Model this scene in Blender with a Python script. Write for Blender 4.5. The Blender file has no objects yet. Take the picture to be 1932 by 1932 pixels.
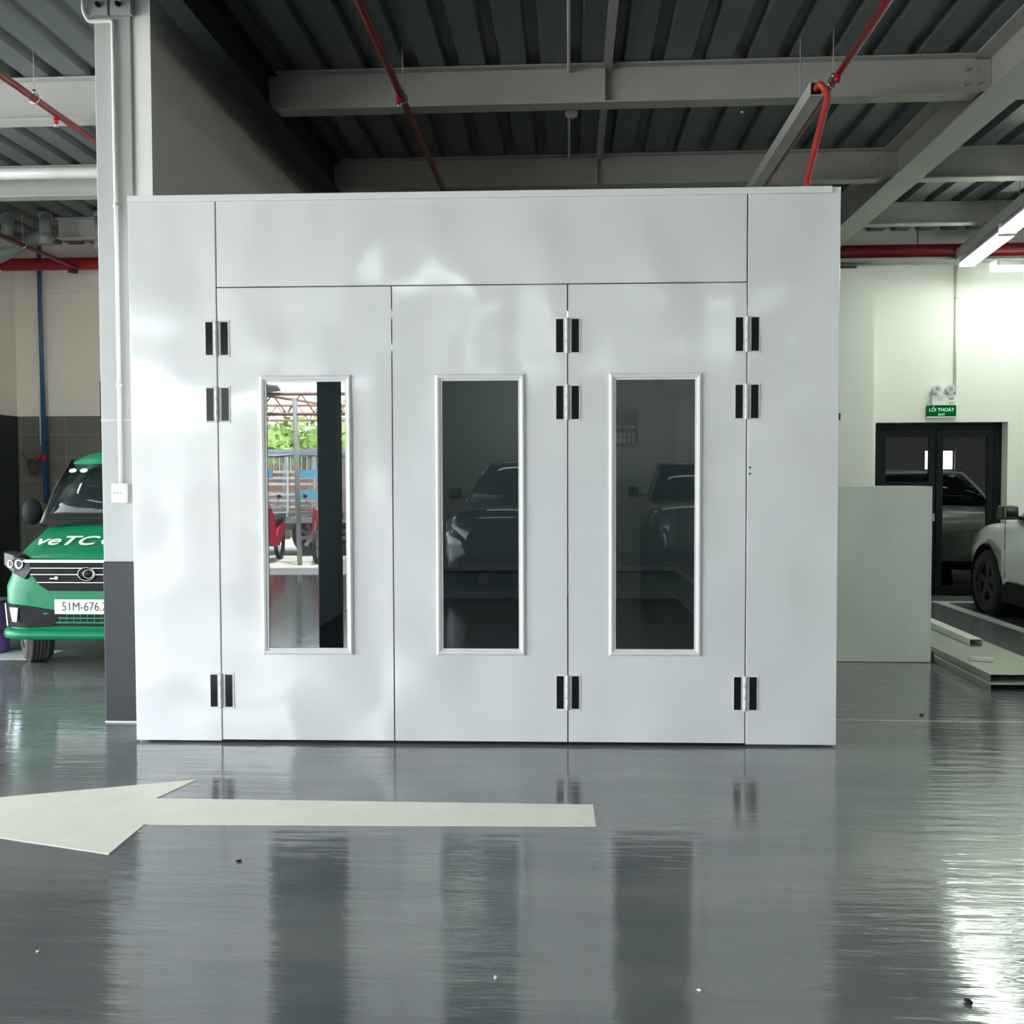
import bpy, bmesh, math, random
from math import sin, cos, pi, radians, atan
from mathutils import Vector, Matrix
random.seed(7)
S = bpy.context.scene
COL = S.collection

# ---------------------------------------------------------------- camera
CAMH = 1.56
yaw, pitch, roll = atan(109/1900), atan(71/1900), 0.003
f = Vector((-sin(yaw)*cos(pitch), cos(yaw)*cos(pitch), -sin(pitch)))
r = Vector((cos(yaw), sin(yaw), 0)); u = r.cross(f)
r2 = r*cos(roll)-u*sin(roll); u2 = r*sin(roll)+u*cos(roll)
cd = bpy.data.cameras.new('camera'); cam = bpy.data.objects.new('camera', cd); COL.objects.link(cam)
cam.matrix_world = Matrix(((r2.x, u2.x, -f.x, 0), (r2.y, u2.y, -f.y, 0), (r2.z, u2.z, -f.z, CAMH), (0, 0, 0, 1)))
cd.sensor_width = 36; cd.lens = 1900/1932*36; cd.clip_start = 0.05; cd.clip_end = 300
S.camera = cam

# ---------------------------------------------------------------- world, sun, exposure
w = bpy.data.worlds.new('world'); S.world = w; w.use_nodes = True
bg = w.node_tree.nodes['Background']
bg.inputs[0].default_value = (0.87, 0.94, 1.0, 1); bg.inputs[1].default_value = 14.0
sl = bpy.data.lights.new('sun', 'SUN'); sl.energy = 22; sl.angle = radians(3); sl.color = (1, .96, .88)
sun = bpy.data.objects.new('sun', sl); COL.objects.link(sun); sun.rotation_euler = (radians(-14), radians(8), 0)
S.view_settings.view_transform = 'Standard'; S.view_settings.look = 'None'
S.view_settings.gamma = 1; S.view_settings.use_curve_mapping = False
S.view_settings.exposure = 0.20

def portal(loc, rot, sx, sy):
    l = bpy.data.lights.new('daylight_opening', 'AREA'); l.shape = 'RECTANGLE'; l.size = sx; l.size_y = sy
    l.cycles.is_portal = True
    o = bpy.data.objects.new('daylight_opening', l); COL.objects.link(o); o.location = loc; o.rotation_euler = rot

# ---------------------------------------------------------------- materials
def mat(name, col, rough=.5, metal=0, bump=None, var=None, coat=0, spec=None, emit=None, ior=None):
    m = bpy.data.materials.new(name); m.use_nodes = True; nt = m.node_tree; N = nt.nodes; L = nt.links
    p = N['Principled BSDF']; p.inputs['Base Color'].default_value = (*col, 1)
    p.inputs['Roughness'].default_value = rough; p.inputs['Metallic'].default_value = metal
    if coat: p.inputs['Coat Weight'].default_value = coat; p.inputs['Coat Roughness'].default_value = .05
    if spec is not None: p.inputs['Specular IOR Level'].default_value = spec
    if ior: p.inputs['IOR'].default_value = ior
    if emit: p.inputs['Emission Color'].default_value = (*emit[0], 1); p.inputs['Emission Strength'].default_value = emit[1]
    tc = N.new('ShaderNodeTexCoord')
    def noise(scale, det=4, stretch=(1, 1, 1)):
        mp = N.new('ShaderNodeMapping'); mp.inputs['Scale'].default_value = stretch
        L.new(tc.outputs['Object'], mp.inputs[0])
        n = N.new('ShaderNodeTexNoise'); n.inputs['Scale'].default_value = scale; n.inputs['Detail'].default_value = det
        L.new(mp.outputs[0], n.inputs['Vector']); return n
    if var:   # (scale, amount, stretch)
        n = noise(var[0], 5, var[2] if len(var) > 2 else (1, 1, 1))
        mx = N.new('ShaderNodeMixRGB'); a = var[1]
        mx.inputs[1].default_value = (*[c*(1-a) for c in col], 1); mx.inputs[2].default_value = (*[min(1, c*(1+a)) for c in col], 1)
        L.new(n.outputs['Fac'], mx.inputs[0]); L.new(mx.outputs[0], p.inputs['Base Color'])
    if bump:  # (scale, distance, stretch)
        n = noise(bump[0], bump[3] if len(bump) > 3 else 3, bump[2] if len(bump) > 2 else (1, 1, 1))
        b = N.new('ShaderNodeBump'); b.inputs['Distance'].default_value = bump[1]; b.inputs['Strength'].default_value = 1
        L.new(n.outputs['Fac'], b.inputs['Height']); L.new(b.outputs[0], p.inputs['Normal'])
    return m
M = {}
M['white_panel'] = mat('white_panel', (.76, .765, .77), .12, bump=(1.9, .042, (1, 1, .7), 1), var=(2, .02), ior=1.7)
M['white_trim'] = mat('white_trim', (.76, .765, .765), .5, spec=.3)
M['white_wall'] = mat('white_wall', (.84, .83, .78), .7, var=(1.5, .03))
M['cream_wall'] = mat('cream_wall', (.90, .81, .74), .7, var=(1.5, .03))
M['beam_paint'] = mat('beam_paint', (.35, .345, .315), .5, var=(3, .12))
M['beam_paint_light'] = mat('beam_paint_light', (.40, .40, .38), .5, var=(3, .12))
M['deck'] = mat('deck', (.125, .145, .15), .42, .35, var=(5, .18, (3, .3, 1)))
M['column_paint'] = mat('column_paint', (.42, .43, .42), .55, var=(6, .08))
M['dado'] = mat('dado', (.034, .037, .043), .45, spec=.3)
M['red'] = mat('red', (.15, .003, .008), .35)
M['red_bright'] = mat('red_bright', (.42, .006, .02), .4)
M['red_hose'] = mat('red_hose', (.50, .05, .035), .45, bump=(90, .002, (.2, .2, 1)))
M['black'] = mat('black', (.008, .009, .011), .35)
M['black_matte'] = mat('black_matte', (.010, .011, .012), .7, spec=.2)
M['rubber'] = mat('rubber', (.02, .02, .021), .75)
M['tread'] = mat('tread', (.055, .05, .045), .8)
M['hinge_black'] = mat('hinge_black', (.012, .013, .015), .12, spec=.15)
M['girder_shaded'] = mat('girder_shaded', (.02, .026, .028), .6, spec=.2)  # deep shade on the left girder put into its colour
M['door_frame'] = mat('door_frame', (.006, .009, .011), .45, spec=.2)
M['chrome'] = mat('chrome', (.55, .56, .57), .06, 1)
M['steel_mirror'] = mat('steel_mirror', (.42, .43, .45), .05, 1, bump=(9, .002))
M['steel'] = mat('steel', (.55, .56, .55), .32, 1, bump=(3, .004), var=(4, .12))
M['galv'] = mat('galv', (.86, .89, .84), .36, .2, var=(3.5, .14, (1, 1, .35)), bump=(2.5, .02, (1, 1, .6), 2))
M['galv_dull'] = mat('galv_dull', (.38, .40, .34), .4, .4, var=(4, .15), bump=(3, .006))
M['silver'] = mat('silver', (.5, .5, .5), .25, .9)
M['green'] = mat('green', (.003, .18, .078), .38, spec=.25)
M['car_white'] = mat('car_white', (.72, .74, .73), .25, coat=.7)
M['car_dark'] = mat('car_dark', (.03, .035, .04), .2, coat=.8)
M['car_grey'] = mat('car_grey', (.16, .17, .17), .2, coat=.8)
M['glass_dark'] = mat('glass_dark', (.012, .018, .018), .06, 0, spec=.15)
M['lens'] = mat('lens', (.45, .47, .5), .18, .6)
M['lettering'] = mat('lettering', (.78, .8, .72), .5)
M['plate_white'] = mat('plate_white', (.85, .85, .85), .4)
M['plate_ink'] = mat('plate_ink', (.03, .03, .035), .5)
M['pvc'] = mat('pvc', (.20, .22, .215), .45)
M['conduit'] = mat('conduit', (.80, .79, .72), .4)
M['plastic_white'] = mat('plastic_white', (.78, .78, .75), .4)
M['blue'] = mat('blue', (.025, .10, .23), .4)
M['purple'] = mat('purple', (.22, .10, .40), .3)
M['brown_hose'] = mat('brown_hose', (.13, .06, .05), .6)
M['floor_paint'] = mat('floor_paint', (.92, .88, .76), .42, var=(5, .08), spec=.3)
M['line_paint'] = mat('line_paint', (.55, .58, .56), .4)
M['sign_green'] = mat('sign_green', (.0, .03, .01), .5, spec=.1, emit=((0, .14, .02), .3))
M['sign_letter'] = mat('sign_letter', (.3, .9, .5), .5, emit=((.3, 1, .5), .5))
M['tube'] = mat('tube', (.9, .95, .95), .5, emit=((.87, 1.0, .87), 22))
M['concrete'] = mat('concrete', (.62, .61, .57), .8, var=(2, .05))
M['booth_interior'] = mat('booth_interior', (.55, .60, .60), .6)
M['booth_floor'] = mat('booth_floor', (.04, .04, .05), .6)
M['dark_wall'] = mat('dark_wall', (.62, .61, .58), .7)
M['leaf'] = mat('leaf', (.16, .36, .05), .5, var=(8, .5))
M['leaf_dark'] = mat('leaf_dark', (.22, .34, .06), .5, var=(6, .5))
M['bark'] = mat('bark', (.16, .13, .09), .8)
M['rust'] = mat('rust', (.35, .17, .12), .7, var=(3, .3))
M['grey_metal'] = mat('grey_metal', (.30, .31, .31), .5)
M['tarp'] = mat('tarp', (.06, .07, .11), .6)
M['sign_blue'] = mat('sign_blue', (.16, .42, .62), .5, var=(9, .3))
M['canopy'] = mat('canopy', (.34, .33, .31), .6)
M['bike_red'] = mat('bike_red', (.45, .02, .05), .3)

# tiled dado of the far left wall
def tile_mat():
    m = mat('dado_tile', (.16, .155, .135), .35); nt = m.node_tree; N = nt.nodes; L = nt.links
    b = N.new('ShaderNodeTexBrick'); b.offset = 0
    b.inputs['Color1'].default_value = (.165, .16, .14, 1); b.inputs['Color2'].default_value = (.15, .145, .125, 1)
    b.inputs['Mortar'].default_value = (.27, .26, .23, 1); b.inputs['Scale'].default_value = 1
    b.inputs['Mortar Size'].default_value = .005; b.inputs['Brick Width'].default_value = .6; b.inputs['Row Height'].default_value = .3
    tc = N.new('ShaderNodeTexCoord'); sp = N.new('ShaderNodeSeparateXYZ'); cb = N.new('ShaderNodeCombineXYZ')
    L.new(tc.outputs['Object'], sp.inputs[0]); L.new(sp.outputs['X'], cb.inputs['X']); L.new(sp.outputs['Z'], cb.inputs['Y'])
    L.new(cb.outputs[0], b.inputs['Vector']); L.new(b.outputs['Color'], N['Principled BSDF'].inputs['Base Color'])
    return m
M['tile'] = tile_mat()

# epoxy floor: dark grey-blue resin, glossy, roller streaks running across
def floor_mat():
    m = bpy.data.materials.new('epoxy_floor'); m.use_nodes = True; nt = m.node_tree; N = nt.nodes; L = nt.links
    p = N['Principled BSDF']; p.inputs['IOR'].default_value = 2.0
    tc = N.new('ShaderNodeTexCoord')
    def noise(scale, det, stretch):
        mp = N.new('ShaderNodeMapping'); mp.inputs['Scale'].default_value = stretch; L.new(tc.outputs['Object'], mp.inputs[0])
        n = N.new('ShaderNodeTexNoise'); n.inputs['Scale'].default_value = scale; n.inputs['Detail'].default_value = det
        L.new(mp.outputs[0], n.inputs['Vector']); return n
    n1 = noise(1.3, 6, (.5, 1.6, 1)); n2 = noise(60, 3, (1, 1, 1))
    r1 = N.new('ShaderNodeValToRGB'); r1.color_ramp.elements[0].position = .35; r1.color_ramp.elements[1].position = .7
    r1.color_ramp.elements[0].color = (.135, .148, .155, 1); r1.color_ramp.elements[1].color = (.21, .222, .218, 1)
    L.new(n1.outputs['Fac'], r1.inputs[0])
    r2_ = N.new('ShaderNodeValToRGB'); r2_.color_ramp.elements[0].position = .70; r2_.color_ramp.elements[1].position = .80
    r2_.color_ramp.elements[0].color = (0, 0, 0, 1); r2_.color_ramp.elements[1].color = (1, 1, 1, 1)
    L.new(n2.outputs['Fac'], r2_.inputs[0])
    mx = N.new('ShaderNodeMixRGB'); mx.inputs[2].default_value = (.30, .30, .27, 1)
    L.new(r2_.outputs[0], mx.inputs[0]); L.new(r1.outputs[0], mx.inputs[1]); L.new(mx.outputs[0], p.inputs['Base Color'])
    mr = N.new('ShaderNodeMapRange'); mr.inputs['To Min'].default_value = .06; mr.inputs['To Max'].default_value = .15
    n3 = noise(2.2, 5, (.35, 1.8, 1)); L.new(n3.outputs['Fac'], mr.inputs[0]); L.new(mr.outputs[0], p.inputs['Roughness'])
    b1 = N.new('ShaderNodeBump'); b1.inputs['Distance'].default_value = .0030; n4 = noise(7, 3, (.35, 2.2, 1))
    L.new(n4.outputs['Fac'], b1.inputs['Height'])
    b2 = N.new('ShaderNodeBump'); b2.inputs['Distance'].default_value = .0004; n5 = noise(45, 2, (.5, 1.6, 1))
    L.new(n5.outputs['Fac'], b2.inputs['Height']); L.new(b1.outputs[0], b2.inputs['Normal']); L.new(b2.outputs[0], p.inputs['Normal'])
    return m
M['floor'] = floor_mat()

# window pane: thin tinted glass, part see-through, part mirror
def pane_mat(name, tint, refl):
    m = bpy.data.materials.new(name); m.use_nodes = True; nt = m.node_tree; N = nt.nodes; L = nt.links
    N.remove(N['Principled BSDF']); out = N['Material Output']
    t = N.new('ShaderNodeBsdfTransparent'); t.inputs[0].default_value = (*tint, 1)
    g = N.new('ShaderNodeBsdfGlossy'); g.inputs['Roughness'].default_value = .0; g.inputs[0].default_value = (1, 1, 1, 1)
    fr = N.new('ShaderNodeFresnel'); fr.inputs[0].default_value = refl
    mx = N.new('ShaderNodeMixShader'); L.new(fr.outputs[0], mx.inputs[0]); L.new(t.outputs[0], mx.inputs[1]); L.new(g.outputs[0], mx.inputs[2])
    L.new(mx.outputs[0], out.inputs[0]); return m
M['pane'] = pane_mat('pane', (.78, .84, .84), 1.85)
M['door_glass'] = pane_mat('door_glass', (.25, .28, .27), 2.0)

# ---------------------------------------------------------------- mesh helpers
class MB:
    def __init__(s): s.bm = bmesh.new()
    def box(s, x0, x1, y0, y1, z0, z1, bev=0):
        vs = [s.bm.verts.new((x, y, z)) for z in (z0, z1) for x, y in ((x0, y0), (x1, y0), (x1, y1), (x0, y1))]
        F = [(3, 2, 1, 0), (4, 5, 6, 7), (0, 1, 5, 4), (1, 2, 6, 5), (2, 3, 7, 6), (3, 0, 4, 7)]
        fs = [s.bm.faces.new([vs[i] for i in q]) for q in F]
        if bev:
            es = {e for q in fs for e in q.edges}
            bmesh.ops.bevel(s.bm, geom=list(es), offset=bev, segments=2, affect='EDGES', profile=.5)
        return s
    def prism(s, pts, a0, a1, axis='y', bev=0):
        def P(p, a): return {'y': (p[0], a, p[1]), 'x': (a, p[0], p[1]), 'z': (p[0], p[1], a)}[axis]
        A = [s.bm.verts.new(P(p, a0)) for p in pts]; B = [s.bm.verts.new(P(p, a1)) for p in pts]; n = len(pts)
        fs = [s.bm.faces.new(A), s.bm.faces.new(B[::-1])]
        for i in range(n): fs.append(s.bm.faces.new((A[i], B[i], B[(i+1) % n], A[(i+1) % n])))
        bmesh.ops.recalc_face_normals(s.bm, faces=fs)
        if bev:
            es = {e for q in fs[:2] for e in q.edges}
            bmesh.ops.bevel(s.bm, geom=list(es), offset=bev, segments=2, affect='EDGES', profile=.5)
        return s
    def cyl(s, p0, p1, r0, r1=None, n=16):
        r1 = r0 if r1 is None else r1
        p0 = Vector(p0); p1 = Vector(p1); d = (p1-p0)
        if d.length < 1e-6: return s
        q = d.to_track_quat('Z', 'Y').to_matrix()
        A = []; B = []
        for i in range(n):
            a = 2*pi*i/n; v = Vector((cos(a), sin(a), 0))
            A.append(s.bm.verts.new(p0+q@(v*r0))); B.append(s.bm.verts.new(p1+q@(v*r1)))
        for i in range(n):
            g = s.bm.faces.new((A[i], A[(i+1) % n], B[(i+1) % n], B[i])); g.smooth = True
        s.bm.faces.new(A[::-1]); s.bm.faces.new(B); return s
    def tube(s, pts, r, n=12, closed=False):
        pts = [Vector(p) for p in pts]; rings = []; up = None
        for i, p in enumerate(pts):
            a = pts[max(0, i-1)]; b = pts[min(len(pts)-1, i+1)]
            d = (b-a).normalized()
            if up is None:
                up = Vector((0, 0, 1)) if abs(d.z) < .9 else Vector((1, 0, 0))
            x = d.cross(up).normalized(); up = x.cross(d).normalized()
            rr = r[i] if isinstance(r, (list, tuple)) else r
            rings.append([s.bm.verts.new(p+(x*cos(2*pi*k/n)+up*sin(2*pi*k/n))*rr) for k in range(n)])
        for A, B in zip(rings, rings[1:]):
            for k in range(n):
                g = s.bm.faces.new((A[k], A[(k+1) % n], B[(k+1) % n], B[k])); g.smooth = True
        s.bm.faces.new(rings[0][::-1]); s.bm.faces.new(rings[-1]); return s
    def lathe(s, prof, c=(0, 0, 0), axis='z', n=32, smooth=True, cap=True):
        if prof[0] == prof[-1]: cap = False
        c = Vector(c); rings = []
        for rr, h in prof:
            ring = []
            for k in range(n):
                a = 2*pi*k/n; v = (rr*cos(a), rr*sin(a), h)
                if axis == 'y': v = (v[0], v[2], v[1])
                if axis == 'x': v = (v[2], v[0], v[1])
                ring.append(s.bm.verts.new(c+Vector(v)))
            rings.append(ring)
        fs = []
        for A, B in zip(rings, rings[1:]):
            for k in range(n):
                g = s.bm.faces.new((A[k], A[(k+1) % n], B[(k+1) % n], B[k])); g.smooth = smooth; fs.append(g)
        if cap and prof[0][0] > 1e-5: fs.append(s.bm.faces.new(rings[0][::-1]))
        if cap and prof[-1][0] > 1e-5: fs.append(s.bm.faces.new(rings[-1]))
        bmesh.ops.remove_doubles(s.bm, verts=[v for q in rings for v in q], dist=1e-5)
        s.bm.normal_update(); bmesh.ops.recalc_face_normals(s.bm, faces=[q for q in fs if q.is_valid])
        return s
    def loft(s, secs, cap=True, smooth=True, close=True):
        R = [[s.bm.verts.new(p) for p in q] for q in secs]; fs = []
        for A, B in zip(R, R[1:]):
            n = len(A)
            for k in range(n if close else n-1):
                g = s.bm.faces.new((A[k], A[(k+1) % n], B[(k+1) % n], B[k])); g.smooth = smooth; fs.append(g)
        if cap: fs += [s.bm.faces.new(R[0][::-1]), s.bm.faces.new(R[-1])]
        bmesh.ops.recalc_face_normals(s.bm, faces=fs); return s
    def ico(s, c, r, sub=2, sc=(1, 1, 1)):
        g = bmesh.ops.create_icosphere(s.bm, subdivisions=sub, radius=r)
        for v in g['verts']: v.co = Vector((v.co.x*sc[0], v.co.y*sc[1], v.co.z*sc[2]))+Vector(c)
        for q in {q for v in g['verts'] for q in v.link_faces}: q.smooth = True
        return s
    def xform(s, m): s.bm.transform(m); return s
    def build(s, name, m, parent=None, world=False, kind=None):
        """world=True: the coordinates are those of the hall, brought into the parent's own space"""
        me = bpy.data.meshes.new(name)
        o = bpy.data.objects.new(name, me); COL.objects.link(o)
        if parent is not None:
            o.parent = parent
            if world:
                pm = parent.matrix_basis
                if parent.parent is not None: pm = parent.parent.matrix_basis @ pm
                s.bm.transform(pm.inverted())
        elif not kind:
            co = [v.co for v in s.bm.verts]
            c = Vector(((min(v.x for v in co)+max(v.x for v in co))/2, (min(v.y for v in co)+max(v.y for v in co))/2, min(v.z for v in co)))
            s.bm.transform(Matrix.Translation(-c)); o.location = c
        s.bm.to_mesh(me); s.bm.free(); me.materials.append(M[m] if isinstance(m, str) else m)
        if kind: o['kind'] = kind
        return o

def thing(name, label, cat, loc=(0, 0, 0), rz=0, group=None):
    o = bpy.data.objects.new(name, None); COL.objects.link(o)
    o.matrix_basis = Matrix.Translation(Vector(loc)) @ Matrix.Rotation(rz, 4, 'Z')
    return tag(o, label, cat, group)
def tag(o, label, cat, group=None):
    o['label'] = label; o['category'] = cat
    if group: o['group'] = group
    return o
def children(o): return [c for c in bpy.data.objects if c.parent == o]
def copy_tree(o, parent=None):
    c = o.copy(); COL.objects.link(c)
    if parent is not None: c.parent = parent
    for ch in children(o): copy_tree(ch, c)
    return c
def text_mesh(body, size, ex=.002, bold=0, sx=1, shear=0):
    cu = bpy.data.curves.new('lettering', 'FONT'); cu.body = body; cu.size = size; cu.extrude = ex; cu.offset = bold
    cu.align_x = 'CENTER'; cu.align_y = 'CENTER'; cu.shear = shear
    t = bpy.data.objects.new('lettering_source', cu); COL.objects.link(t)
    me = bpy.data.meshes.new_from_object(t.evaluated_get(bpy.context.evaluated_depsgraph_get()))
    bpy.data.objects.remove(t); bpy.data.curves.remove(cu)
    mb = MB(); mb.bm.from_mesh(me); bpy.data.meshes.remove(me)
    mb.xform(Matrix.Diagonal((sx, 1, 1, 1))); return mb
STAND = Matrix(((1, 0, 0, 0), (0, 0, -1, 0), (0, 1, 0, 0), (0, 0, 0, 1)))  # text upright, readable from -y

# ================================================================ THE SETTING
DECK = 4.57
YW = 12.9
MB().box(-14, 16, -4.1, 13.4, -.12, 0).box(-3.0, 16, -8.4, -4.1, -.12, 0).build('floor', 'floor', kind='structure')
# ribbed steel deck
def deck():
    m = MB(); pts = []; x = -14.0
    while x < 16:
        pts += [(x, DECK), (x+.185, DECK), (x+.205, DECK+.055), (x+.28, DECK+.055)]; x += .30
    a = [m.bm.verts.new((p[0], (-8.6 if p[0] > -3.05 else -4.3), p[1])) for p in pts]; b = [m.bm.verts.new((p[0], 13.4, p[1])) for p in pts]
    a2 = [m.bm.verts.new((p[0], (-8.6 if p[0] > -3.05 else -4.3), DECK+.2)) for p in pts]; b2 = [m.bm.verts.new((p[0], 13.4, DECK+.2)) for p in pts]
    n = len(pts)
    for i in range(n-1):
        m.bm.faces.new((a[i], b[i], b[i+1], a[i+1])); m.bm.faces.new((a2[i], a2[i+1], b2[i+1], b2[i]))
        m.bm.faces.new((a[i], a[i+1], a2[i+1], a2[i])); m.bm.faces.new((b[i], b2[i], b2[i+1], b[i+1]))
    m.bm.faces.new((a[0], a2[0], b2[0], b[0])); m.bm.faces.new((a[-1], b[-1], b2[-1], a2[-1]))
    bmesh.ops.recalc_face_normals(m.bm, faces=m.bm.faces[:])
    return m
deck().build('ceiling', 'deck', kind='structure')
# partition beside the booth
MB().box(-2.70, -2.585, 6.19, YW, 0, DECK).build('wall_left_partition', 'white_wall', kind='structure')
# far wall of the right bay with the door opening
m = MB(); m.box(-2.6, 3.83, YW, YW+.3, 0, DECK+.1); m.box(5.448, 16, YW, YW+.3, 0, DECK+.1); m.box(3.83, 5.448, YW, YW+.3, 2.195, DECK+.1)
m.build('wall_back', 'white_wall', kind='structure')
MB().box(3.05, 3.712, YW-.3, YW, 0, 4.06).build('trim_1', 'white_wall', kind='structure')
MB().box(-8, -2.735, YW, YW+.3, 0, DECK+.1).build('wall_back_left', 'cream_wall', kind='structure')
MB().box(-7.26, -2.735, YW-.012, YW, 0, 2.34).build('baseboard_back_left', 'tile', kind='structure')
MB().box(-7.26, -2.735, YW-.02, YW, 3.94, 3.965).build('trim_2', 'cream_wall', kind='structure')
MB().box(-7.8, -7.26, 8.6, YW, 0, DECK).build('wall_left', 'cream_wall', kind='structure')
MB().box(-7.27, -7.248, 8.6, YW, 0, 2.34).build('baseboard_left', 'dado', kind='structure')
MB().box(15.8, 16, -8.6, 13.4, 0, DECK).build('wall_right', 'white_wall', kind='structure')
# rear wall behind the camera, right of the wide opening, with one window
m = MB(); m.box(-3.0, 11.9, -8.6, -8.4, 0, DECK); m.box(12.9, 16, -8.6, -8.4, 0, DECK)
m.box(11.9, 12.9, -8.6, -8.4, 0, 1.65); m.box(11.9, 12.9, -8.6, -8.4, 2.35, DECK)
m.build('wall_rear', 'dark_wall', kind='structure')
MB().box(-3.1, -2.9, -8.6, -4.1, 0, DECK).build('wall_rear_return', 'dark_wall', kind='structure')
m = MB(); m.box(11.9, 12.9, -8.52, -8.48, 1.65, 1.69); m.box(11.9, 12.9, -8.52, -8.48, 2.31, 2.35)
for x in (11.9, 12.38, 12.86): m.box(x, x+.04, -8.52, -8.48, 1.65, 2.35)
m.build('window_1', 'black', kind='structure')
MB().box(-30, 30, -40, -4.1, -.14, -.02).build('floor_outside', 'concrete', kind='structure')
MB().box(-40, -14, -4.1, 30, -.14, -.02).build('floor_side_yard', 'concrete', kind='structure')
MB().box(-14, -3.1, -4.3, -4.1, 3.25, DECK).build('wall_rear_lintel', 'dark_wall', kind='structure')
portal((-8.5, -4.2, 1.6), (radians(-90), 0, 0), 11, 3.2)
portal((-13.9, 3, 2.3), (radians(90), 0, radians(-90)), 14, 4.55)

# ---- double door under the exit sign
m = MB(); yd = YW+.17
m.box(3.84, 3.93, yd, yd+.08, 0, 2.19); m.box(5.36, 5.445, yd, yd+.08, 0, 2.19); m.box(3.93, 5.36, yd, yd+.08, 2.11, 2.19)
m.box(3.84, 5.445, yd, yd+.08, 0, .012)
m.build('door_1', 'door_frame', kind='structure')
DR = bpy.data.objects['door_1']
for (x0, x1) in ((3.93, 4.635), (4.645, 5.36)):
    lf = MB(); y0, y1 = yd+.012, yd+.065
    lf.box(x0, x0+.085, y0, y1, .015, 2.105, .004); lf.box(x1-.085, x1, y0, y1, .015, 2.105, .004)
    lf.box(x0+.085, x1-.085, y0, y1, 2.02, 2.105); lf.box(x0+.085, x1-.085, y0, y1, .015, .12)
    if x0 < 4: lf.box(x0+.085, x1-.085, y0, y1, 1.40, 1.45)
    o = lf.build('door_leaf', 'door_frame', DR)
    MB().box(x0+.08, x1-.08, y0+.02, y0+.028, .1, 2.03).build('door_pane', 'door_glass', o)
m = MB(); m.cyl((4.60, yd+.012, 1.0), (4.60, yd-.03, 1.0), .008); m.box(4.588, 4.612, yd-.045, yd-.03, .95, 1.05, .004)
m.build('door_handle', 'silver', DR)
MB().box(3.83, 5.45, YW+.3, YW+.34, 0, 2.3).build('wall_beyond_door', 'dado', kind='structure')

# ---- floor markings
def flat(pts, name, label, cat, mt='floor_paint', z=.003, group=None):
    o = MB().prism(pts, .0, z, 'z').build(name, mt); tag(o, label, cat, group); return o
flat([(-3.42, 4.43), (-1.911, 5.001), (-1.995, 4.70), (.109, 4.709), (.114, 4.416), (-1.90, 4.345), (-1.898, 3.992)], 'arrow_marking',
     'large cream painted arrow on the grey floor pointing left in front of the booth', 'floor marking')
flat([(4.40, 12.36), (4.53, 12.36), (4.58, 6.6), (4.45, 6.6)], 'bay_line', 'pale painted line running toward the back wall beside the white car', 'floor marking', 'line_paint', group=None)
flat([(4.40, 12.36), (8.5, 12.36), (8.5, 12.48), (4.36, 12.48)], 'bay_line', 'pale painted line across the floor just before the black glass door', 'floor marking', 'line_paint', .0035)
flat([(-7.2, 8.25), (-4.55, 8.25), (-4.5, 8.7), (-7.2, 8.75)], 'bay_line', 'pale painted floor strip beneath the green van at the left edge', 'floor marking', 'line_paint')
flat([(1.6, 6.42), (7, 6.42), (7, 6.435), (1.6, 6.435)], 'floor_joint', 'thin pale joint line across the floor right of the booth', 'floor joint', 'line_paint', .0015)

# ================================================================ PAINT BOOTH
BO = (-2.533, 5.708, 0); BA = radians(1.034); BW, BD, BH = 4.047, 6.85, 3.16
booth = thing('paint_booth', 'large white panelled spray booth with three hinged doors and tall narrow windows', 'paint booth', BO, BA)
g = .0035
def bpart(n, mt, mb, par=booth): return mb.build(n, mt, par)
bpart('front_panel', 'white_panel', MB().box(0, .509-g, 0, .05, .012, BH-.02, .003))
bpart('front_panel', 'white_panel', MB().box(3.532+g, BW, 0, .05, .012, BH, .003))
bpart('header_panel', 'white_panel', MB().box(.509+g, 3.532-g, 0, .05, 2.636+g, BH-.035, .003))
bpart('top_trim', 'white_trim', MB().box(.002, 3.998, -.012, .06, BH-.036, BH+.002, .003))
bpart('side_wall', 'white_panel', MB().box(0, .05, .05, BD, 0, BH-.02))
bpart('side_wall', 'white_panel', MB().box(BW-.05, BW, .05, BD, 0, BH-.02))
bpart('rear_wall', 'booth_interior', MB().box(.05, BW-.05, BD-.05, BD, 0, BH-.02))
bpart('roof_panel', 'white_panel', MB().box(.05, BW-.05, .05, BD-.05, BH-.08, BH-.03))
bpart('inner_lining', 'booth_interior', MB().box(.052, .07, .06, BD-.05, .01, BH-.09).box(BW-.07, BW-.052, .06, BD-.05, .01, BH-.09).box(.07, BW-.07, .06, BD-.05, BH-.1, BH-.085)
      .prism([(3.5, BH-.1), (BW-.07, BH-.1), (BW-.07, 2.45)], .06, BD-.05, 'y').prism([(.07, BH-.1), (.6, BH-.1), (.07, 2.45)], .06, BD-.05, 'y'))
M['booth_fill'] = mat('booth_fill', (.8, .8, .8), .5, emit=((.85, .95, 1), 2.0))
for yy in (1.5, 3.6, 5.6): bpart('interior_fill', 'booth_fill', MB().box(1.3, 2.7, yy, yy+.3, BH-.112, BH-.1))  # unseen glowing panels added to brighten the booth interior
bpart('inner_floor', 'booth_floor', MB().box(.05, BW-.05, .12, BD-.05, 0, .012))
bpart('inner_kick_rail', 'galv', MB().box(.07, BW-.07, BD-.08, BD-.05, .36, .40).box(BW-.1, BW-.07, .1, BD-.08, .36, .40))
bpart('base_track', 'black_matte', MB().box(.51, 3.53, .012, .06, 0, .016))
m = MB()
for k, x in enumerate((3.1, 3.16, 3.22, 3.28, 3.34, 3.40)):
    pass
bpart('colour_chart', 'black', MB().box(2.98, 3.5, BD-.075, BD-.052, 1.90, 2.36))
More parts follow.
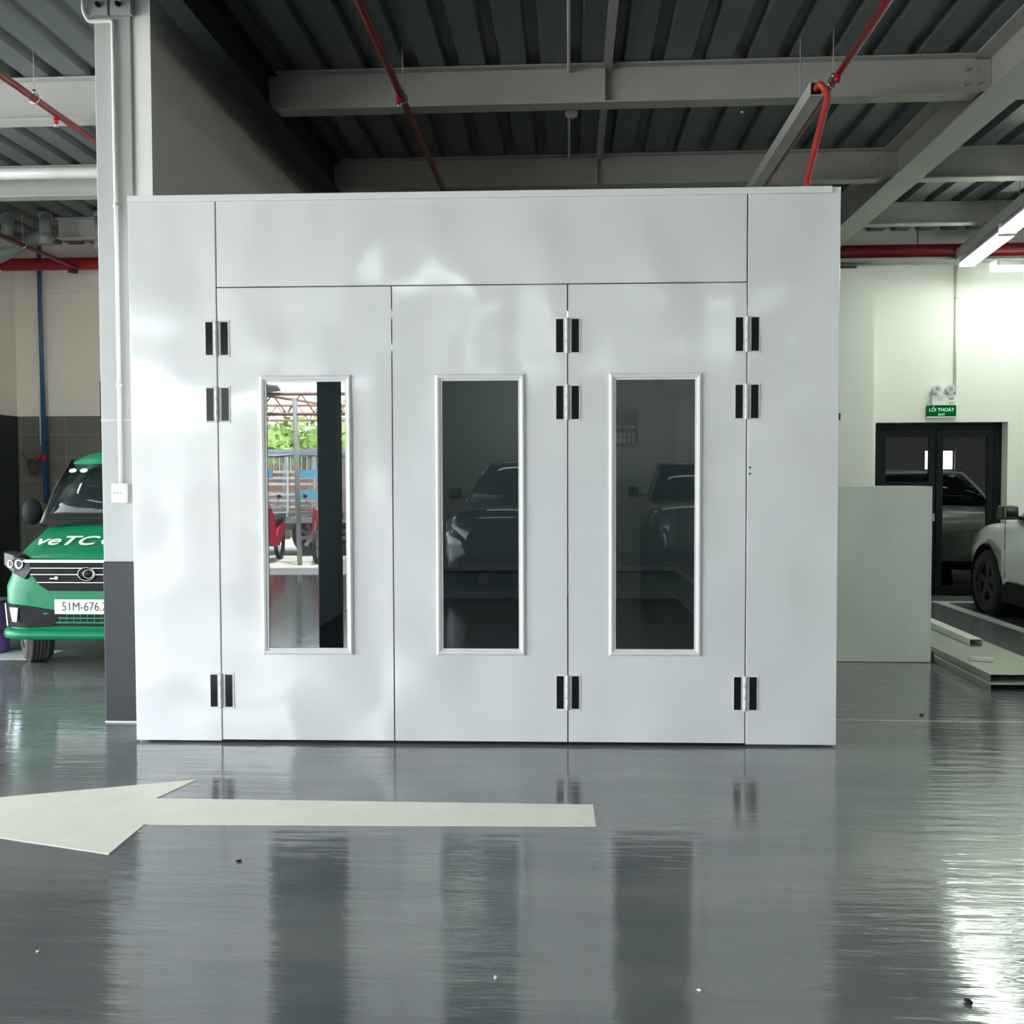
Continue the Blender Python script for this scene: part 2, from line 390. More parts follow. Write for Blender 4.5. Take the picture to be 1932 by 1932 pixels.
ch = bpy.data.objects['colour_chart']
for row, (z, hh, mt) in enumerate(((2.13, .03, 'plastic_white'), (2.02, .05, 'plastic_white'), (1.95, .06, 'lettering'))):
    m = MB()
    for k in range(9): m.box(3.0+k*.053, 3.035+k*.053, BD-.08, BD-.074, z, z+hh)
    m.build('swatch_row', mt, ch)
bpart('hanging_hose', 'black', MB().tube([(2.78, .35, .62), (2.83, .36, .45), (2.88, .38, .25), (2.95, .4, .06), (3.05, .42, .03)], .016))

WIN = [(.787, 1.253), (1.80, 2.247), (2.79, 3.248)]; DX = [.509, 1.519, 2.522, 3.532]
for i in range(3):
    x0, x1 = DX[i]+g, DX[i+1]-g; a, b = WIN[i]; z0, z1 = .552, 2.10
    m = MB(); rects = [((x0, .02), (x1, .02), (x1, 2.636-g), (x0, 2.636-g)), ((a-.01, z0-.01), (b+.01, z0-.01), (b+.01, z1+.01), (a-.01, z1+.01))]
    vv = {(r_, y_): [m.bm.verts.new((px_, y_, pz_)) for px_, pz_ in rects[r_]] for r_ in (0, 1) for y_ in (0, .05)}
    for k in range(4):
        q = (k+1) % 4
        m.bm.faces.new((vv[0, 0][k], vv[0, 0][q], vv[1, 0][q], vv[1, 0][k])); m.bm.faces.new((vv[0, .05][k], vv[1, .05][k], vv[1, .05][q], vv[0, .05][q]))
        m.bm.faces.new((vv[0, 0][k], vv[0, .05][k], vv[0, .05][q], vv[0, 0][q])); m.bm.faces.new((vv[1, 0][k], vv[1, 0][q], vv[1, .05][q], vv[1, .05][k]))
    bmesh.ops.recalc_face_normals(m.bm, faces=m.bm.faces[:])
    d = bpart('door', 'white_panel', m)
    # rounded rubber-white window frame, mitred
    m = MB()
    def bar(ax, az, bx, bz, w_, da, db):
        pass
    prof = [(-.033, 0), (-.030, -.010), (-.020, -.016), (-.008, -.012), (-.004, -.004), (.006, -.004), (.006, .012)]
    secs = []
    for (sx, sz, cx, cz) in ((-1, -1, a, z0), (1, -1, b, z0), (1, 1, b, z1), (-1, 1, a, z1), (-1, -1, a, z0)):
        secs.append([(cx-sx*o_, y_, cz-sz*o_) for o_, y_ in prof])
    m.loft(secs, cap=False, smooth=False, close=False)
    fr = m.build('window_frame', 'white_trim', d)
    m = MB(); t = .004
    m.box(a, a+t, -.0035, .004, z0, z1); m.box(b-t, b, -.0035, .004, z0, z1); m.box(a, b, -.0035, .004, z0, z0+t); m.box(a, b, -.0035, .004, z1-t, z1)
    m.build('gasket', 'black', d)
    MB().box(a+.002, b-.002, .004, .009, z0+.002, z1-.002).build('window_pane', 'pane', d)
# three columns of hinges: each a knuckle and two mirror-polished leaves
def hinge(x, z):
    h_ = MB(); zz0, zz1 = z-.1, z+.1
    h_.box(x-.070, x-.022, -.004, 0, zz0-.006, zz1+.006); h_.box(x+.018, x+.072, -.004, 0, zz0-.006, zz1+.006); h_.box(x-.022, x+.018, -.003, 0, zz0, zz1)
    o = bpart('hinge', 'white_trim', h_)
    for (a, b) in ((x-.065, x-.025), (x+.022, x+.063)): MB().box(a, b, -.0065, -.004, z-.094, z+.094, .001).build('hinge_leaf', 'hinge_black', o)
    k = MB(); k.cyl((x-.004, -.011, z-.1), (x-.004, -.011, z-.035), .009).cyl((x-.004, -.011, z-.033), (x-.004, -.011, z+.033), .009).cyl((x-.004, -.011, z+.035), (x-.004, -.011, z+.1), .009)
    k.build('hinge_knuckle', 'white_trim', o)
for x in (.509, 2.522, 3.533):
    for z in (2.345, 1.967, .307): hinge(x, z)
bpart('screw_hole', 'black', MB().cyl((3.552, -.0008, 1.595), (3.552, .001, 1.595), .006, n=10))
bpart('screw_hole', 'black', MB().cyl((3.552, -.0008, 1.559), (3.552, .001, 1.559), .006, n=10))
bpart('edge_latch', 'black', MB().box(BW-.003, BW+.012, .01, .03, 1.86, 1.90, .002))

# ================================================================ STEELWORK
def ibeam(x0, x1, y, zb, zt, w_=.15, tf=.012, tw=.01, axis='x'):
    m = MB(); p = [(y-w_/2, zb), (y+w_/2, zb), (y+w_/2, zb+tf), (y+tw/2, zb+tf), (y+tw/2, zt-tf), (y+w_/2, zt-tf), (y+w_/2, zt), (y-w_/2, zt), (y-w_/2, zt-tf), (y-tw/2, zt-tf), (y-tw/2, zb+tf), (y-w_/2, zb+tf)]
    m.prism(p, x0, x1, axis if axis == 'x' else 'y') ; return m
def bolts(par, x, y, z, dy):
    for bx in (x, x+.085):
        for bz in (z, z+.1):
            MB().cyl((bx, y, bz), (bx, y+dy, bz), .013, n=6).build('bolt', 'grey_metal', par, world=True)
beam_txt = ['grey steel roof beam nearest the camera crossing above the booth', 'grey steel roof beam just above the rear edge of the booth top', 'grey steel roof beam farthest back over the right bay']
for i, (y, xa) in enumerate(((7.575, -2.255), (9.675, -2.255))):
    b = thing('roof_beam', beam_txt[i], 'steel beam', (0, y, 4.28), 0, None)
    ibeam(xa, 2.93, y, 4.28, DECK-.004).build('beam_body', 'beam_paint', b, world=True)
    MB().box(2.80, 3.035, y-.016, y-.006, 4.31, 4.54).build('end_plate', 'beam_paint', b, world=True)
    bolts(b, 2.86, y-.018, 4.37, -.016)
    MB().box(.25, .262, y-.07, y+.07, 4.292, DECK-.012).build('stiffener', 'beam_paint', b, world=True)
# unseen one above the camera side, keeps the roof rhythm
for i, y in enumerate((5.475, 3.375, 1.275, -.825, -2.925)):
    for xa, xb in ((-14, -2.35), (-2.17, 2.9), (3.19, 15.8)): o = ibeam(xa, xb, y, 4.28, DECK-.004).build('roof_beam', 'beam_paint'); tag(o, 'grey steel roof beam above and behind the camera', 'steel beam', 'roof beams out of frame')
rb = [('grey steel roof beam at right beyond the girder with a pale lower flange', 3.18, 15.8, 9.675), ('grey steel roof beam farthest back above the red main pipe at right', 3.18, 15.8, 11.6), ('grey roof beam right of the girder, near the top right corner', 3.18, 15.8, 7.575)]
for t, xa, xb, y in rb:
    o = ibeam(xa, xb, y, 4.28 if y < 11 else 4.33, DECK-.004).build('roof_beam', 'beam_paint'); tag(o, t, 'steel beam')
lb = [('pale steel roof beam at the upper left behind the thin red pipe', -14, -2.95, 7.575, 4.25), ('grey steel roof beam at left, the middle one below the galvanised pipe', -14, -2.75, 9.675, 4.27), ('short dark grey steel beam at left touching the cream wall top', -5.98, -2.75, 11.6, 4.33)]
for t, xa, xb, y, zb in lb:
    o = ibeam(xa, xb, y, zb, DECK-.004).build('roof_beam', 'beam_paint_light'); tag(o, t, 'steel beam')
gl = ibeam(-4.1, 12.6, -2.262, 4.25, DECK-.004, .15, .014, .012, 'y').build('girder', 'girder_shaded'); tag(gl, 'narrow steel girder in deep shade along the top of the partition wall left of centre', 'steel girder')
# main girder running away at right
gd = thing('girder', 'deep grey steel girder running toward the back wall at upper right', 'steel girder', (3.045, 4, 4.22))
ibeam(-4.1, 12.6, 3.045, 4.22, DECK-.004, .27, .016, .012, 'y').build('girder_body', 'beam_paint', gd, world=True)
sc = thing('steel_column', 'dark steel column top under the girder behind the right edge of the booth', 'steel column', (3.03, 12.6, 0))
m = ibeam(0, 4.2, 0, 0, 1); m.bm.free()
m = MB(); m.box(2.93, 3.16, 12.45, 12.465, 0, 4.2); m.box(2.93, 3.16, 12.64, 12.655, 0, 4.2); m.box(3.04, 3.052, 12.465, 12.64, 0, 4.2)
m.build('column_body', 'beam_paint', sc, world=True)
MB().box(2.91, 3.18, 12.43, 12.67, 4.2, 4.22).build('cap_plate', 'grey_metal', sc, world=True)
# box tube hanging below the beams, open end toward the camera
bt = thing('box_tube', 'square grey steel tube with open end below the nearest roof beam', 'steel tube', (1.56, 8, 4.05))
a0, a1, z0, z1, t = 1.557, 1.645, 4.007, 4.095, .005
MB().box(a0, a0+t, 6.72, 12.6, z0, z1).box(a1-t, a1, 6.72, 12.6, z0, z1).box(a0+t, a1-t, 6.72, 12.6, z0, z0+t).box(a0+t, a1-t, 6.72, 12.6, z1-t, z1).build('tube_body', 'beam_paint_light', bt, world=True)
MB().cyl((1.60, 7.2, 4.096), (1.60, 7.2, DECK-.003), .006, n=8).cyl((1.60, 11, 4.096), (1.60, 11, DECK-.003), .006, n=8).build('suspension_rod', 'grey_metal', bt, world=True)
# flat batten along the deck at mid
o = MB().box(.25, .31, -4, 12.8, DECK-.045, DECK-.003).build('deck_batten', 'beam_paint'); tag(o, 'grey metal strip running along the deck ribs above the booth centre', 'ceiling strip')
# steel ledge below the red main pipe
m = MB(); m.box(3.18, 15.8, 12.62, 12.64, 4.145, 4.235); m.box(3.18, 15.8, 12.56, 12.70, 4.13, 4.145)
o = m.build('steel_channel', 'beam_paint_light'); tag(o, 'pale steel channel running just under the red main pipe at right', 'steel channel')
o = MB().box(3.10, 3.50, YW-.28, YW-.02, 4.061, 4.09).build('dark_gap', 'black'); tag(o, 'dark gap above the white wall pier right of the booth', 'gap')  # black box drawn in for the dark gap above the pier

# ---- concrete/steel column left of booth
cl = thing('hall_column', 'tall grey column with dark painted foot at the left edge of the booth', 'column', (-2.815, 6.29, 0))
MB().box(-2.932, -2.70, 6.17, 6.40, 1.017, DECK, .006).build('column_shaft', 'column_paint', cl, world=True)
MB().box(-2.936, -2.70, 6.166, 6.404, 0, 1.017, .006).build('painted_foot', 'dado', cl, world=True)
MB().box(-2.934, -2.70, 6.168, 6.402, 1.905, 1.909).build('joint_line', 'plastic_white', cl, world=True)
MB().box(-2.937, -2.70, 6.165, 6.405, .0, .008).build('base_sealant', 'plastic_white', cl, world=True)
m = MB(); m.box(-2.962, -2.826, 6.13, 6.168, 4.385, 4.56, .003); m.box(-2.812, -2.68, 6.13, 6.168, 4.385, 4.56, .003)
bk = m.build('head_plate', 'column_paint', cl, world=True)
for bx in (-2.88, -2.755): MB().cyl((bx, 6.13, 4.44), (bx, 6.105, 4.44), .016, n=6).cyl((bx, 6.106, 4.44), (bx, 6.09, 4.44), .008, n=8).build('bolt', 'black', cl, world=True)

def smooth_path(pts, rad=.04, n=5):
    out = [Vector(pts[0])]
    for a, b, c in zip(pts, pts[1:], pts[2:]):
        a, b, c = Vector(a), Vector(b), Vector(c); p = b+(a-b).normalized()*rad; q = b+(c-b).normalized()*rad
        for k in range(n+1):
            t_ = k/n; out.append(p*(1-t_)**2+b*2*t_*(1-t_)+q*t_*t_)
    out.append(Vector(pts[-1])); return out
cn = thing('cable_conduit', 'thin cream conduit running up the grey column to the ceiling', 'conduit', (-2.8, 6.15, 1.51))
MB().tube(smooth_path([(-2.803, 6.15, 1.51), (-2.803, 6.15, 4.355), (-2.955, 6.15, 4.355), (-2.968, 6.11, 4.40), (-2.968, 6.11, DECK)], .02), .0125).build('conduit_tube', 'conduit', cn, world=True)
for z in (2.12, 3.23): MB().cyl((-2.803, 6.15, z-.012), (-2.803, 6.15, z+.012), .017).build('coupling', 'conduit', cn, world=True)
jb = thing('wall_socket', 'small white outlet box on the grey column at the end of the conduit', 'electrical box', (-2.807, 6.13, 1.39))
MB().box(-2.85, -2.764, 6.115, 6.168, 1.39, 1.512, .006).build('box_body', 'plastic_white', jb, world=True)
MB().box(-2.845, -2.769, 6.110, 6.1155, 1.396, 1.506, .002).build('cover_plate', 'plastic_white', jb, world=True)
m = MB()
for dx in (-.018, .0, .018): m.box(-2.807+dx-.004, -2.807+dx+.004, 6.1085, 6.1105, 1.445, 1.458)
m.build('socket_slots', 'grey_metal', jb, world=True)

# ================================================================ FIRE PIPES
HP = 4.20
def hanger(x, y, z, label):
    t_ = thing('pipe_hanger', label, 'pipe hanger', (x, y, z))
    MB().cyl((x, y, z+.05), (x, y, DECK), .004, n=8).build('hanger_rod', 'grey_metal', t_, world=True)
    m_ = MB(); pts = [(x+.034*cos(a), y, z+.034*sin(a)) for a in [2*pi*k/16 for k in range(17)]]; m_.tube(pts, .005, n=6); m_.cyl((x, y, z+.03), (x, y, z+.06), .012, n=6)
    m_.build('clamp_ring', 'silver', t_, world=True)
def branch(x, label, heads, hangs, hl, r_=.024, z=HP, xn=None):
    t_ = thing('sprinkler_pipe', label, 'sprinkler pipe', (x, 5, z))
    MB().cyl((x, -3.5, z), (x, 12.62, z), r_, n=16).build('pipe_run', 'red', t_, world=True)
    for y in heads:
        m_ = MB().cyl((x-.015, y, z), (x-.015, y, z-.055), .017).cyl((x-.015, y, z-.03), (x-.015, y, z-.052), .021, n=10); e = m_.build('sprinkler_tee', 'red_bright', t_, world=True)
        MB().cyl((x-.015, y, z-.055), (x-.015, y, z-.085), .009, n=8).cyl((x-.015, y, z-.085), (x-.015, y, z-.089), .018, n=12).build('sprinkler_head', 'silver', e)
        e.data.update()
    for (y, tx) in hangs: hanger(x, y, z, tx)
branch(-1.17, 'thin dark red sprinkler pipe passing left of centre under the roof beams', (7.05,), ((7.0+.13, 'thin rod hanger on the red pipe left of centre'),), '')
branch(1.78, 'thin dark red sprinkler pipe running overhead at right of centre', (6.86,), ((7.02, 'thin rod hanger on the red pipe at upper right'),), '')
branch(-3.74, 'thin dark red sprinkler pipe crossing the upper left corner', (7.28,), ((6.95, 'thin rod hanger on the red pipe at upper left'),), '')
branch(-6.25, 'thin dull red sprinkler pipe meeting the main pipe at the left edge', (), ((11.3, 'thin rod hanger beside the grey drain pipes at far left'),), '')
def fix_children():   # sprinkler heads were built in hall coordinates under a part
    for o in [q for q in bpy.data.objects if q.name.startswith('sprinkler_head')]:
        o.data.transform((o.parent.parent.matrix_basis).inverted())
fix_children()
mp = thing('main_pipe', 'thick red fire main running along the whole back wall', 'fire pipe', (0, 12.62, 4.27))
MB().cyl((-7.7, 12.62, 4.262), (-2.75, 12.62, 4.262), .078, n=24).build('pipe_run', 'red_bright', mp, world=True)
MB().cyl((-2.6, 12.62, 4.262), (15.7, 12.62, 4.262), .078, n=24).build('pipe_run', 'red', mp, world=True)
MB().cyl((-6.35, 12.62, 4.20), (-6.35, 12.62, 4.15), .04).build('outlet_stub', 'red', mp, world=True)
MB().cyl((-6.30, 12.62, 4.2), (-6.30, 12.62, 4.14), .035).build('outlet_cap', 'black', mp, world=True)
hs = MB().tube(smooth_path([(1.60, 6.85, 4.05), (1.60, 6.64, 4.06), (1.66, 6.66, 3.98), (1.67, 6.95, 3.85), (1.66, 7.25, 3.60), (1.64, 7.3, 3.15)], .05), .022, n=14).build('sprinkler_hose', 'red_hose')
tag(hs, 'orange-red flexible hose dropping from the box tube behind the booth top', 'hose')

# ---- small ceiling bits
cc = thing('ceiling_conduit', 'thin pale conduit under the deck above the booth centre', 'conduit', (0, 8, 4.5))
MB().cyl((-.005, -2, 4.53), (-.005, 12.6, 4.53), .011, n=10).build('conduit_tube', 'conduit', cc, world=True)
sd = thing('smoke_detector', 'small round white smoke detector hanging between the two roof beams', 'smoke detector', (.02, 8.5, 4.47))
MB().lathe([(.0, 0), (.025, .0), (.035, .012), (.048, .02), (.052, .045), (.045, .06), (0, .06)], (.015, 8.35, 4.46), n=24).build('detector_body', 'plastic_white', sd, world=True)
MB().lathe([(.0, 0), (.018, .0), (.02, .008), (0, .008)], (.015, 8.35, 4.454), n=16).build('detector_grille', 'grey_metal', sd, world=True)
o = MB().cyl((1.32, 7.9, 4.33), (1.32, 7.9, DECK), .004, n=6).cyl((1.32, 7.9, 4.32), (1.32, 7.9, 4.34), .016, n=8).build('threaded_rod', 'silver'); tag(o, 'short threaded rod hanging from the deck left of the box tube', 'rod')

# ---- left bay pipes
gp = MB().cyl((-7.9, 9.2, 4.37), (-2.95, 9.2, 4.37), .055, n=20).build('galvanised_pipe', 'galv'); tag(gp, 'shiny galvanised pipe running level under the roof at left', 'pipe')
def drain(x, y, zt, zb, dx, label):
    t_ = thing('drain_pipe', label, 'drain pipe', (x, y, zb))
    MB().cyl((x, y, zt), (x+dx, y-.1, zb), .065, n=18).build('pipe_run', 'pvc', t_, world=True)
    MB().cyl((x+dx, y-.1, zb-.02), (x+dx*.97, y-.1, zb+.10), .076, n=18).build('pipe_socket', 'pvc', t_, world=True)
    MB().cyl((x-.002, y, zt-.06), (x-.002, y, zt), .076, n=18).build('pipe_collar', 'pvc', t_, world=True)
drain(-6.42, 11.3, 4.56, 4.18, .04, 'grey plastic drain pipe hanging down, leftmost of the three')
drain(-5.98, 11.3, 4.56, 4.20, .05, 'grey plastic drain pipe hanging down beside the short beam end')
drain(-5.33, 11.3, 4.56, 4.12, .05, 'grey plastic drain pipe hanging down next to the grey column')
dh = MB().tube(smooth_path([(-7.2, 11.5, 4.02), (-6.7, 11.5, 4.10), (-6.3, 11.55, 4.32), (-6.05, 11.6, 4.40)], .15), .085, n=18).build('drain_elbow', 'pvc'); tag(dh, 'thick grey curved drain pipe at the left edge above the red main', 'drain pipe')
bp = thing('air_line', 'slim blue air pipe running down the cream wall behind the van', 'air pipe', (-6.86, 12.8, 1.4))
MB().tube(smooth_path([(-7.15, 12.8, 4.58), (-6.868, 12.8, 4.58), (-6.868, 12.8, 3.8), (-6.84, 12.8, 1.2)], .05), .028, n=12).build('pipe_run', 'blue', bp, world=True)
MB().cyl((-6.85, 12.78, 1.83), (-6.85, 12.78, 1.75), .04).cyl((-6.85, 12.78, 1.79), (-6.95, 12.74, 1.83), .018).build('shutoff_valve', 'bike_red', bp, world=True)
wp = MB().cyl((-6.91, 12.83, 1.95), (-6.91, 12.83, 2.7), .012, n=8).build('white_tube', 'plastic_white'); tag(wp, 'short thin white tube beside the blue air pipe', 'tube')
m = MB()
for k in range(5):
    pts = [(-6.99+.05*cos(a+k), 12.76-.01*k, 1.66+.10*sin(a)+.01*k) for a in [2*pi*q/14 for q in range(12)]]; m.tube(pts, .009, n=6)
m.tube([(-6.90, 12.76, 1.84), (-6.95, 12.76, 1.72)], .01, n=6); m.tube([(-7.13, 12.76, 1.86), (-7.02, 12.76, 1.72)], .012, n=6)
o = m.build('coiled_hose', 'brown_hose'); tag(o, 'bundle of brown hose hanging from the blue air pipe', 'hose')
o = MB().box(-5.81, -5.62, 12.2, 12.26, 0, 2.73, .01).build('dark_panel', 'dado'); tag(o, 'narrow dark upright panel behind the column above the van roof', 'panel')

# ================================================================ RIGHT BAY FITTINGS
def lamp(x, y, z, rz, label, L_=1.22):
    t_ = thing('batten_light', label, 'ceiling light', (x, y, z), rz, 'batten lights under the roof')
    MB().prism([(-.085, .012), (.085, .012), (.05, .07), (-.05, .07)], -L_/2, L_/2, 'y').build('light_housing', 'plastic_white', t_)
    MB().box(-.08, .08, -L_/2+.01, L_/2-.01, -.03, .012, .008).build('diffuser', 'tube', t_)
    MB().box(-.087, .087, -L_/2-.015, -L_/2, -.032, .072).box(-.087, .087, L_/2, L_/2+.015, -.032, .072).build('end_cap', 'plastic_white', t_)
    MB().cyl((0, -.4, .07), (0, -.4, DECK-z-.004), .004, n=6).cyl((0, .4, .07), (0, .4, DECK-z-.004), .004, n=6).build('suspension_wire', 'grey_metal', t_)
    return t_
lamp(4.635, 11.62, 4.05, radians(-7), 'lit white batten light at right running away along the grey tray', 1.55)
lamp(5.72, 12.15, 3.95, radians(90), 'lit white batten light at the right edge, seen side on', 1.55)
lamp(4.40, 9.95, 4.05, radians(-7), 'white batten light end at the right edge, nearer the camera', 1.55)
OUT = 'unseen batten light added to brighten the hall'
for i, (x, y) in enumerate(((7.6, 12.15), (9.5, 12.15), (6.4, 9.0), (8.6, 9.0), (10.8, 9.0), (5.2, 6.4), (3.7, 4.5), (5.6, 4.6), (7.4, 6.4), (9.6, 6.4), (6.4, 3.2), (9, 3.2))):
    lamp(x, y, 4.0, radians(90), OUT)  # unseen lamps added to brighten the right wall and metal panel
for (x, y) in ((-6.75, 9.3), (-6.6, 6.2), (-4.9, 6.2)): lamp(x, y, 4.05, 0, OUT)  # unseen lamps added to brighten the left bay
for (x, y) in ((-1.5, -1.6), (-6.4, -1.6), (4.9, -1.6), (7.5, -1.6), (5.3, -6.5), (7.8, -6.5), (-.8, -6.5), (2.2, -6.5)): lamp(x, y, 4.0, radians(90), OUT)  # unseen lamps added as fill for booth front and rear wall
ct = thing('cable_tray', 'long grey cable tray above the lit batten at upper right', 'cable tray', (4.54, 10.6, 4.14), radians(-6.8))
MB().box(-.11, -.10, -6, 2.0, 0, .12).box(.10, .11, -6, 2.0, 0, .12).box(-.10, .10, -6, 2.0, 0, .01).build('tray_body', 'beam_paint_light', ct)


ex = thing('exit_sign', 'green lit exit sign above the black glass door', 'exit sign', (4.62, YW, 2.25))
MB().box(4.445, 4.80, YW-.045, YW-.005, 2.262, 2.398, .004).build('sign_body', 'sign_green', ex, world=True)
MB().box(4.44, 4.81, YW-.05, YW, 2.25, 2.264).build('sign_base', 'plastic_white', ex, world=True)
text_mesh('LỐI THOÁT', .060, .001, .0006, .98).xform(Matrix.Translation((4.622, YW-.046, 2.345)) @ STAND).build('sign_text', 'sign_letter', ex, world=True)
text_mesh('EXIT', .038, .001, .0005, 1.1).xform(Matrix.Translation((4.622, YW-.046, 2.287)) @ STAND).build('sign_text', 'sign_letter', ex, world=True)
em = thing('emergency_light', 'white twin-head emergency light on the wall above the exit sign', 'emergency light', (4.63, YW, 2.4))
MB().box(4.50, 4.785, YW-.06, YW-.005, 2.402, 2.535, .006).build('light_body', 'plastic_white', em, world=True)
for x in (4.55, 4.715):
    h_ = MB().cyl((x, YW-.03, 2.53), (x, YW-.03, 2.56), .015).cyl((x, YW-.02, 2.60), (x, YW-.09, 2.60), .045, .058, 20).build('lamp_head', 'plastic_white', em, world=True)
    MB().cyl((x, YW-.09, 2.60), (x, YW-.094, 2.60), .05, n=20).build('reflector', 'steel', em, world=True)
    MB().cyl((x, YW-.094, 2.60), (x, YW-.098, 2.60), .022, n=16).build('bulb', 'lens', em, world=True)
m = MB(); m.box(4.56, 4.63, YW-.0615, YW-.0595, 2.49, 2.496); m.box(4.56, 4.63, YW-.0615, YW-.0595, 2.468, 2.474); m.box(4.7, 4.76, YW-.0615, YW-.0595, 2.47, 2.492); m.box(4.70, 4.76, YW-.0615, YW-.0595, 2.425, 2.44)
m.build('printed_marks', 'grey_metal', em, world=True)
co = thing('wall_conduit', 'thin white conduit dropping down the far wall to the emergency light', 'conduit', (4.79, YW-.02, 2.55))
MB().cyl((4.79, YW-.018, 2.54), (4.79, YW-.018, 4.13), .014, n=10).build('conduit_tube', 'conduit', co, world=True)
MB().cyl((4.79, YW-.018, 3.72), (4.79, YW-.018, 3.78), .02, n=10).build('coupling', 'conduit', co, world=True)
o = MB().cyl((4.32, YW-.01, 4.38), (4.32, YW-.01, 4.57), .008, n=8).build('wall_rod', 'grey_metal'); tag(o, 'thin grey rod on the pale wall strip above the red main', 'rod')

# ---- metal cabinet panel right of booth
mc = thing('metal_panel_box', 'tall brushed galvanised metal box panel standing right of the booth', 'metal panel', (2.58, 8.43, 0))
MB().box(2.16, 2.962, 8.43, 8.445, .004, 1.452, .002).build('front_sheet', 'galv', mc, world=True)
m = MB(); m.box(2.16, 2.18, 8.445, 8.95, 0, 1.45); m.box(2.942, 2.962, 8.445, 8.95, 0, 1.45); m.box(2.18, 2.942, 8.93, 8.95, 0, 1.45); m.box(2.18, 2.942, 8.445, 8.93, 1.43, 1.45)
m.build('side_sheet', 'galv', mc, world=True)
MB().box(2.16, 2.964, 8.426, 8.43, 1.43, 1.452).box(2.948, 2.964, 8.426, 8.43, .004, 1.43).box(2.16, 2.948, 8.426, 8.43, .004, .014).build('folded_edge', 'galv', mc, world=True)

# ---- stack of sheet metal on the floor
def channel(x0, x1, y0, y1, z0, z1, t_=.003):
    m_ = MB(); m_.box(x0, x1, y0, y1, z1-t_, z1); m_.box(x0, x0+t_, y0, y1, z0, z1-t_); m_.box(x1-t_, x1, y0, y1, z0, z1-t_); return m_
st = channel(3.005, 3.62, 7.34, 10.3, 0, .048).build('metal_tray', 'galv_dull'); tag(st, 'lower folded sheet metal tray lying on the floor right of the panel', 'metal tray')
st = channel(3.045, 3.60, 7.44, 10.2, .049, .10).build('metal_tray', 'galv_dull'); tag(st, 'upper folded sheet metal tray resting on the other by the white car', 'metal tray')
m = channel(-.052, .052, -.62, .9, 0, .055); m.xform(Matrix.Translation((3.44, 9.30, .101)) @ Matrix.Rotation(radians(-1), 4, 'Z'))
o = m.build('metal_channel', 'galv'); tag(o, 'narrow metal channel with open end lying on the sheet metal stack', 'metal channel')
m = MB().box(-.085, .085, -.02, .02, 0, .03, .003).xform(Matrix.Translation((3.19, 7.97, .101)) @ Matrix.Rotation(radians(-28), 4, 'Z'))
o = m.build('white_strip', 'plastic_white'); tag(o, 'short white strip lying on the sheet metal stack', 'strip')
m = MB().box(2.975, 2.99, 8.42, 8.44, 0, .09).box(2.975, 3.0, 8.40, 8.44, 0, .004)
o = m.build('angle_bracket', 'black'); tag(o, 'tiny dark bracket at the bottom right corner of the metal panel', 'bracket')

# ================================================================ VEHICLES
def ringsec(x, zb, zt, hw, tumble=.06, crown=.04, n=6):
    """closed cross-section (y,z) of a car body at station x"""
    rb, rt = .07, min(.16, (zt-zb)*.35); P = []
    for k in range(n+1): a = -pi/2+pi/2*k/n; P.append((hw-rb+rb*cos(a)-.03, zb+rb+rb*sin(a)))
    for t_ in (.35, .6): P.append((hw, zb+(zt-zb)*t_))
    for k in range(n+1): a = pi/2*k/n; P.append((hw-tumble-rt+rt*cos(a), zt-crown-rt+rt*sin(a)))
    P.append((hw*.4, zt-.008)); top = [(x, y, z) for y, z in P]
    return top+[(x, 0, zt)]+[(x, -y, z) for y, z in P[::-1]]+[(x, 0, zb)]
def wheel(par, x, y, r_, w_, steer=0, side=1, rim='silver', tr='rubber', spokes=5):
    o = bpy.data.objects.new('wheel', None); me = MB()
    prof = [(r_*.62, -w_/2), (r_*.88, -w_/2), (r_*.97, -w_/2+.03)]
    for k in range(5):
        a = -w_/2+.035+k*(w_-.07)/5; b = a+(w_-.07)/5
        prof += [(r_, a+.004), (r_, b-.008), (r_-.012, b-.006), (r_-.012, b-.001)]
    prof += [(r_*.97, w_/2-.03), (r_*.88, w_/2), (r_*.62, w_/2), (r_*.6, 0), (r_*.62, -w_/2)]
    me.lathe(prof, (0, 0, 0), 'y', 40, smooth=False)
    mtx = Matrix.Translation((x, y, r_)) @ Matrix.Rotation(steer, 4, 'Z')
    wo = me.xform(Matrix.Identity(4)).build('wheel', tr, par); wo.matrix_basis = mtx
    q = MB(); s_ = side
    q.lathe([(r_*.63, w_*.42*s_), (r_*.60, w_*.44*s_), (r_*.57, w_*.30*s_), (r_*.57, -w_*.2*s_), (.0, -w_*.2*s_)], (0, 0, 0), 'y', 40, cap=False)
    q.build('rim', 'black', wo)
    q = MB()
    for k in range(spokes):
        a = 2*pi*k/spokes+.3; c_, d_ = cos(a), sin(a)
        px, pz = -d_, c_; w0, w1 = .045, .028
        A = [(c_*.04+px*w0*.8, d_*.04+pz*w0*.8), (c_*r_*.59+px*w1*1.6, d_*r_*.59+pz*w1*1.6), (c_*r_*.59-px*w1*1.6, d_*r_*.59-pz*w1*1.6), (c_*.04-px*w0*.8, d_*.04-pz*w0*.8)]
        q.prism(A, w_*.24*s_, w_*.36*s_, 'y')
    q.cyl((0, w_*.2*s_, 0), (0, w_*.38*s_, 0), .065); q.build('spokes', rim, wo)
    return wo
def cut(o, cutters):
    """cut wheel arches out of a body mesh and keep only the result"""
    for c in cutters:
        md = o.modifiers.new('arch', 'BOOLEAN'); md.operation = 'DIFFERENCE'; md.object = c; md.solver = 'EXACT'
    bpy.context.view_layer.update()
    me = bpy.data.meshes.new_from_object(o.evaluated_get(bpy.context.evaluated_depsgraph_get()))
    o.modifiers.clear(); o.data = me
    for c in cutters: bpy.data.objects.remove(c)
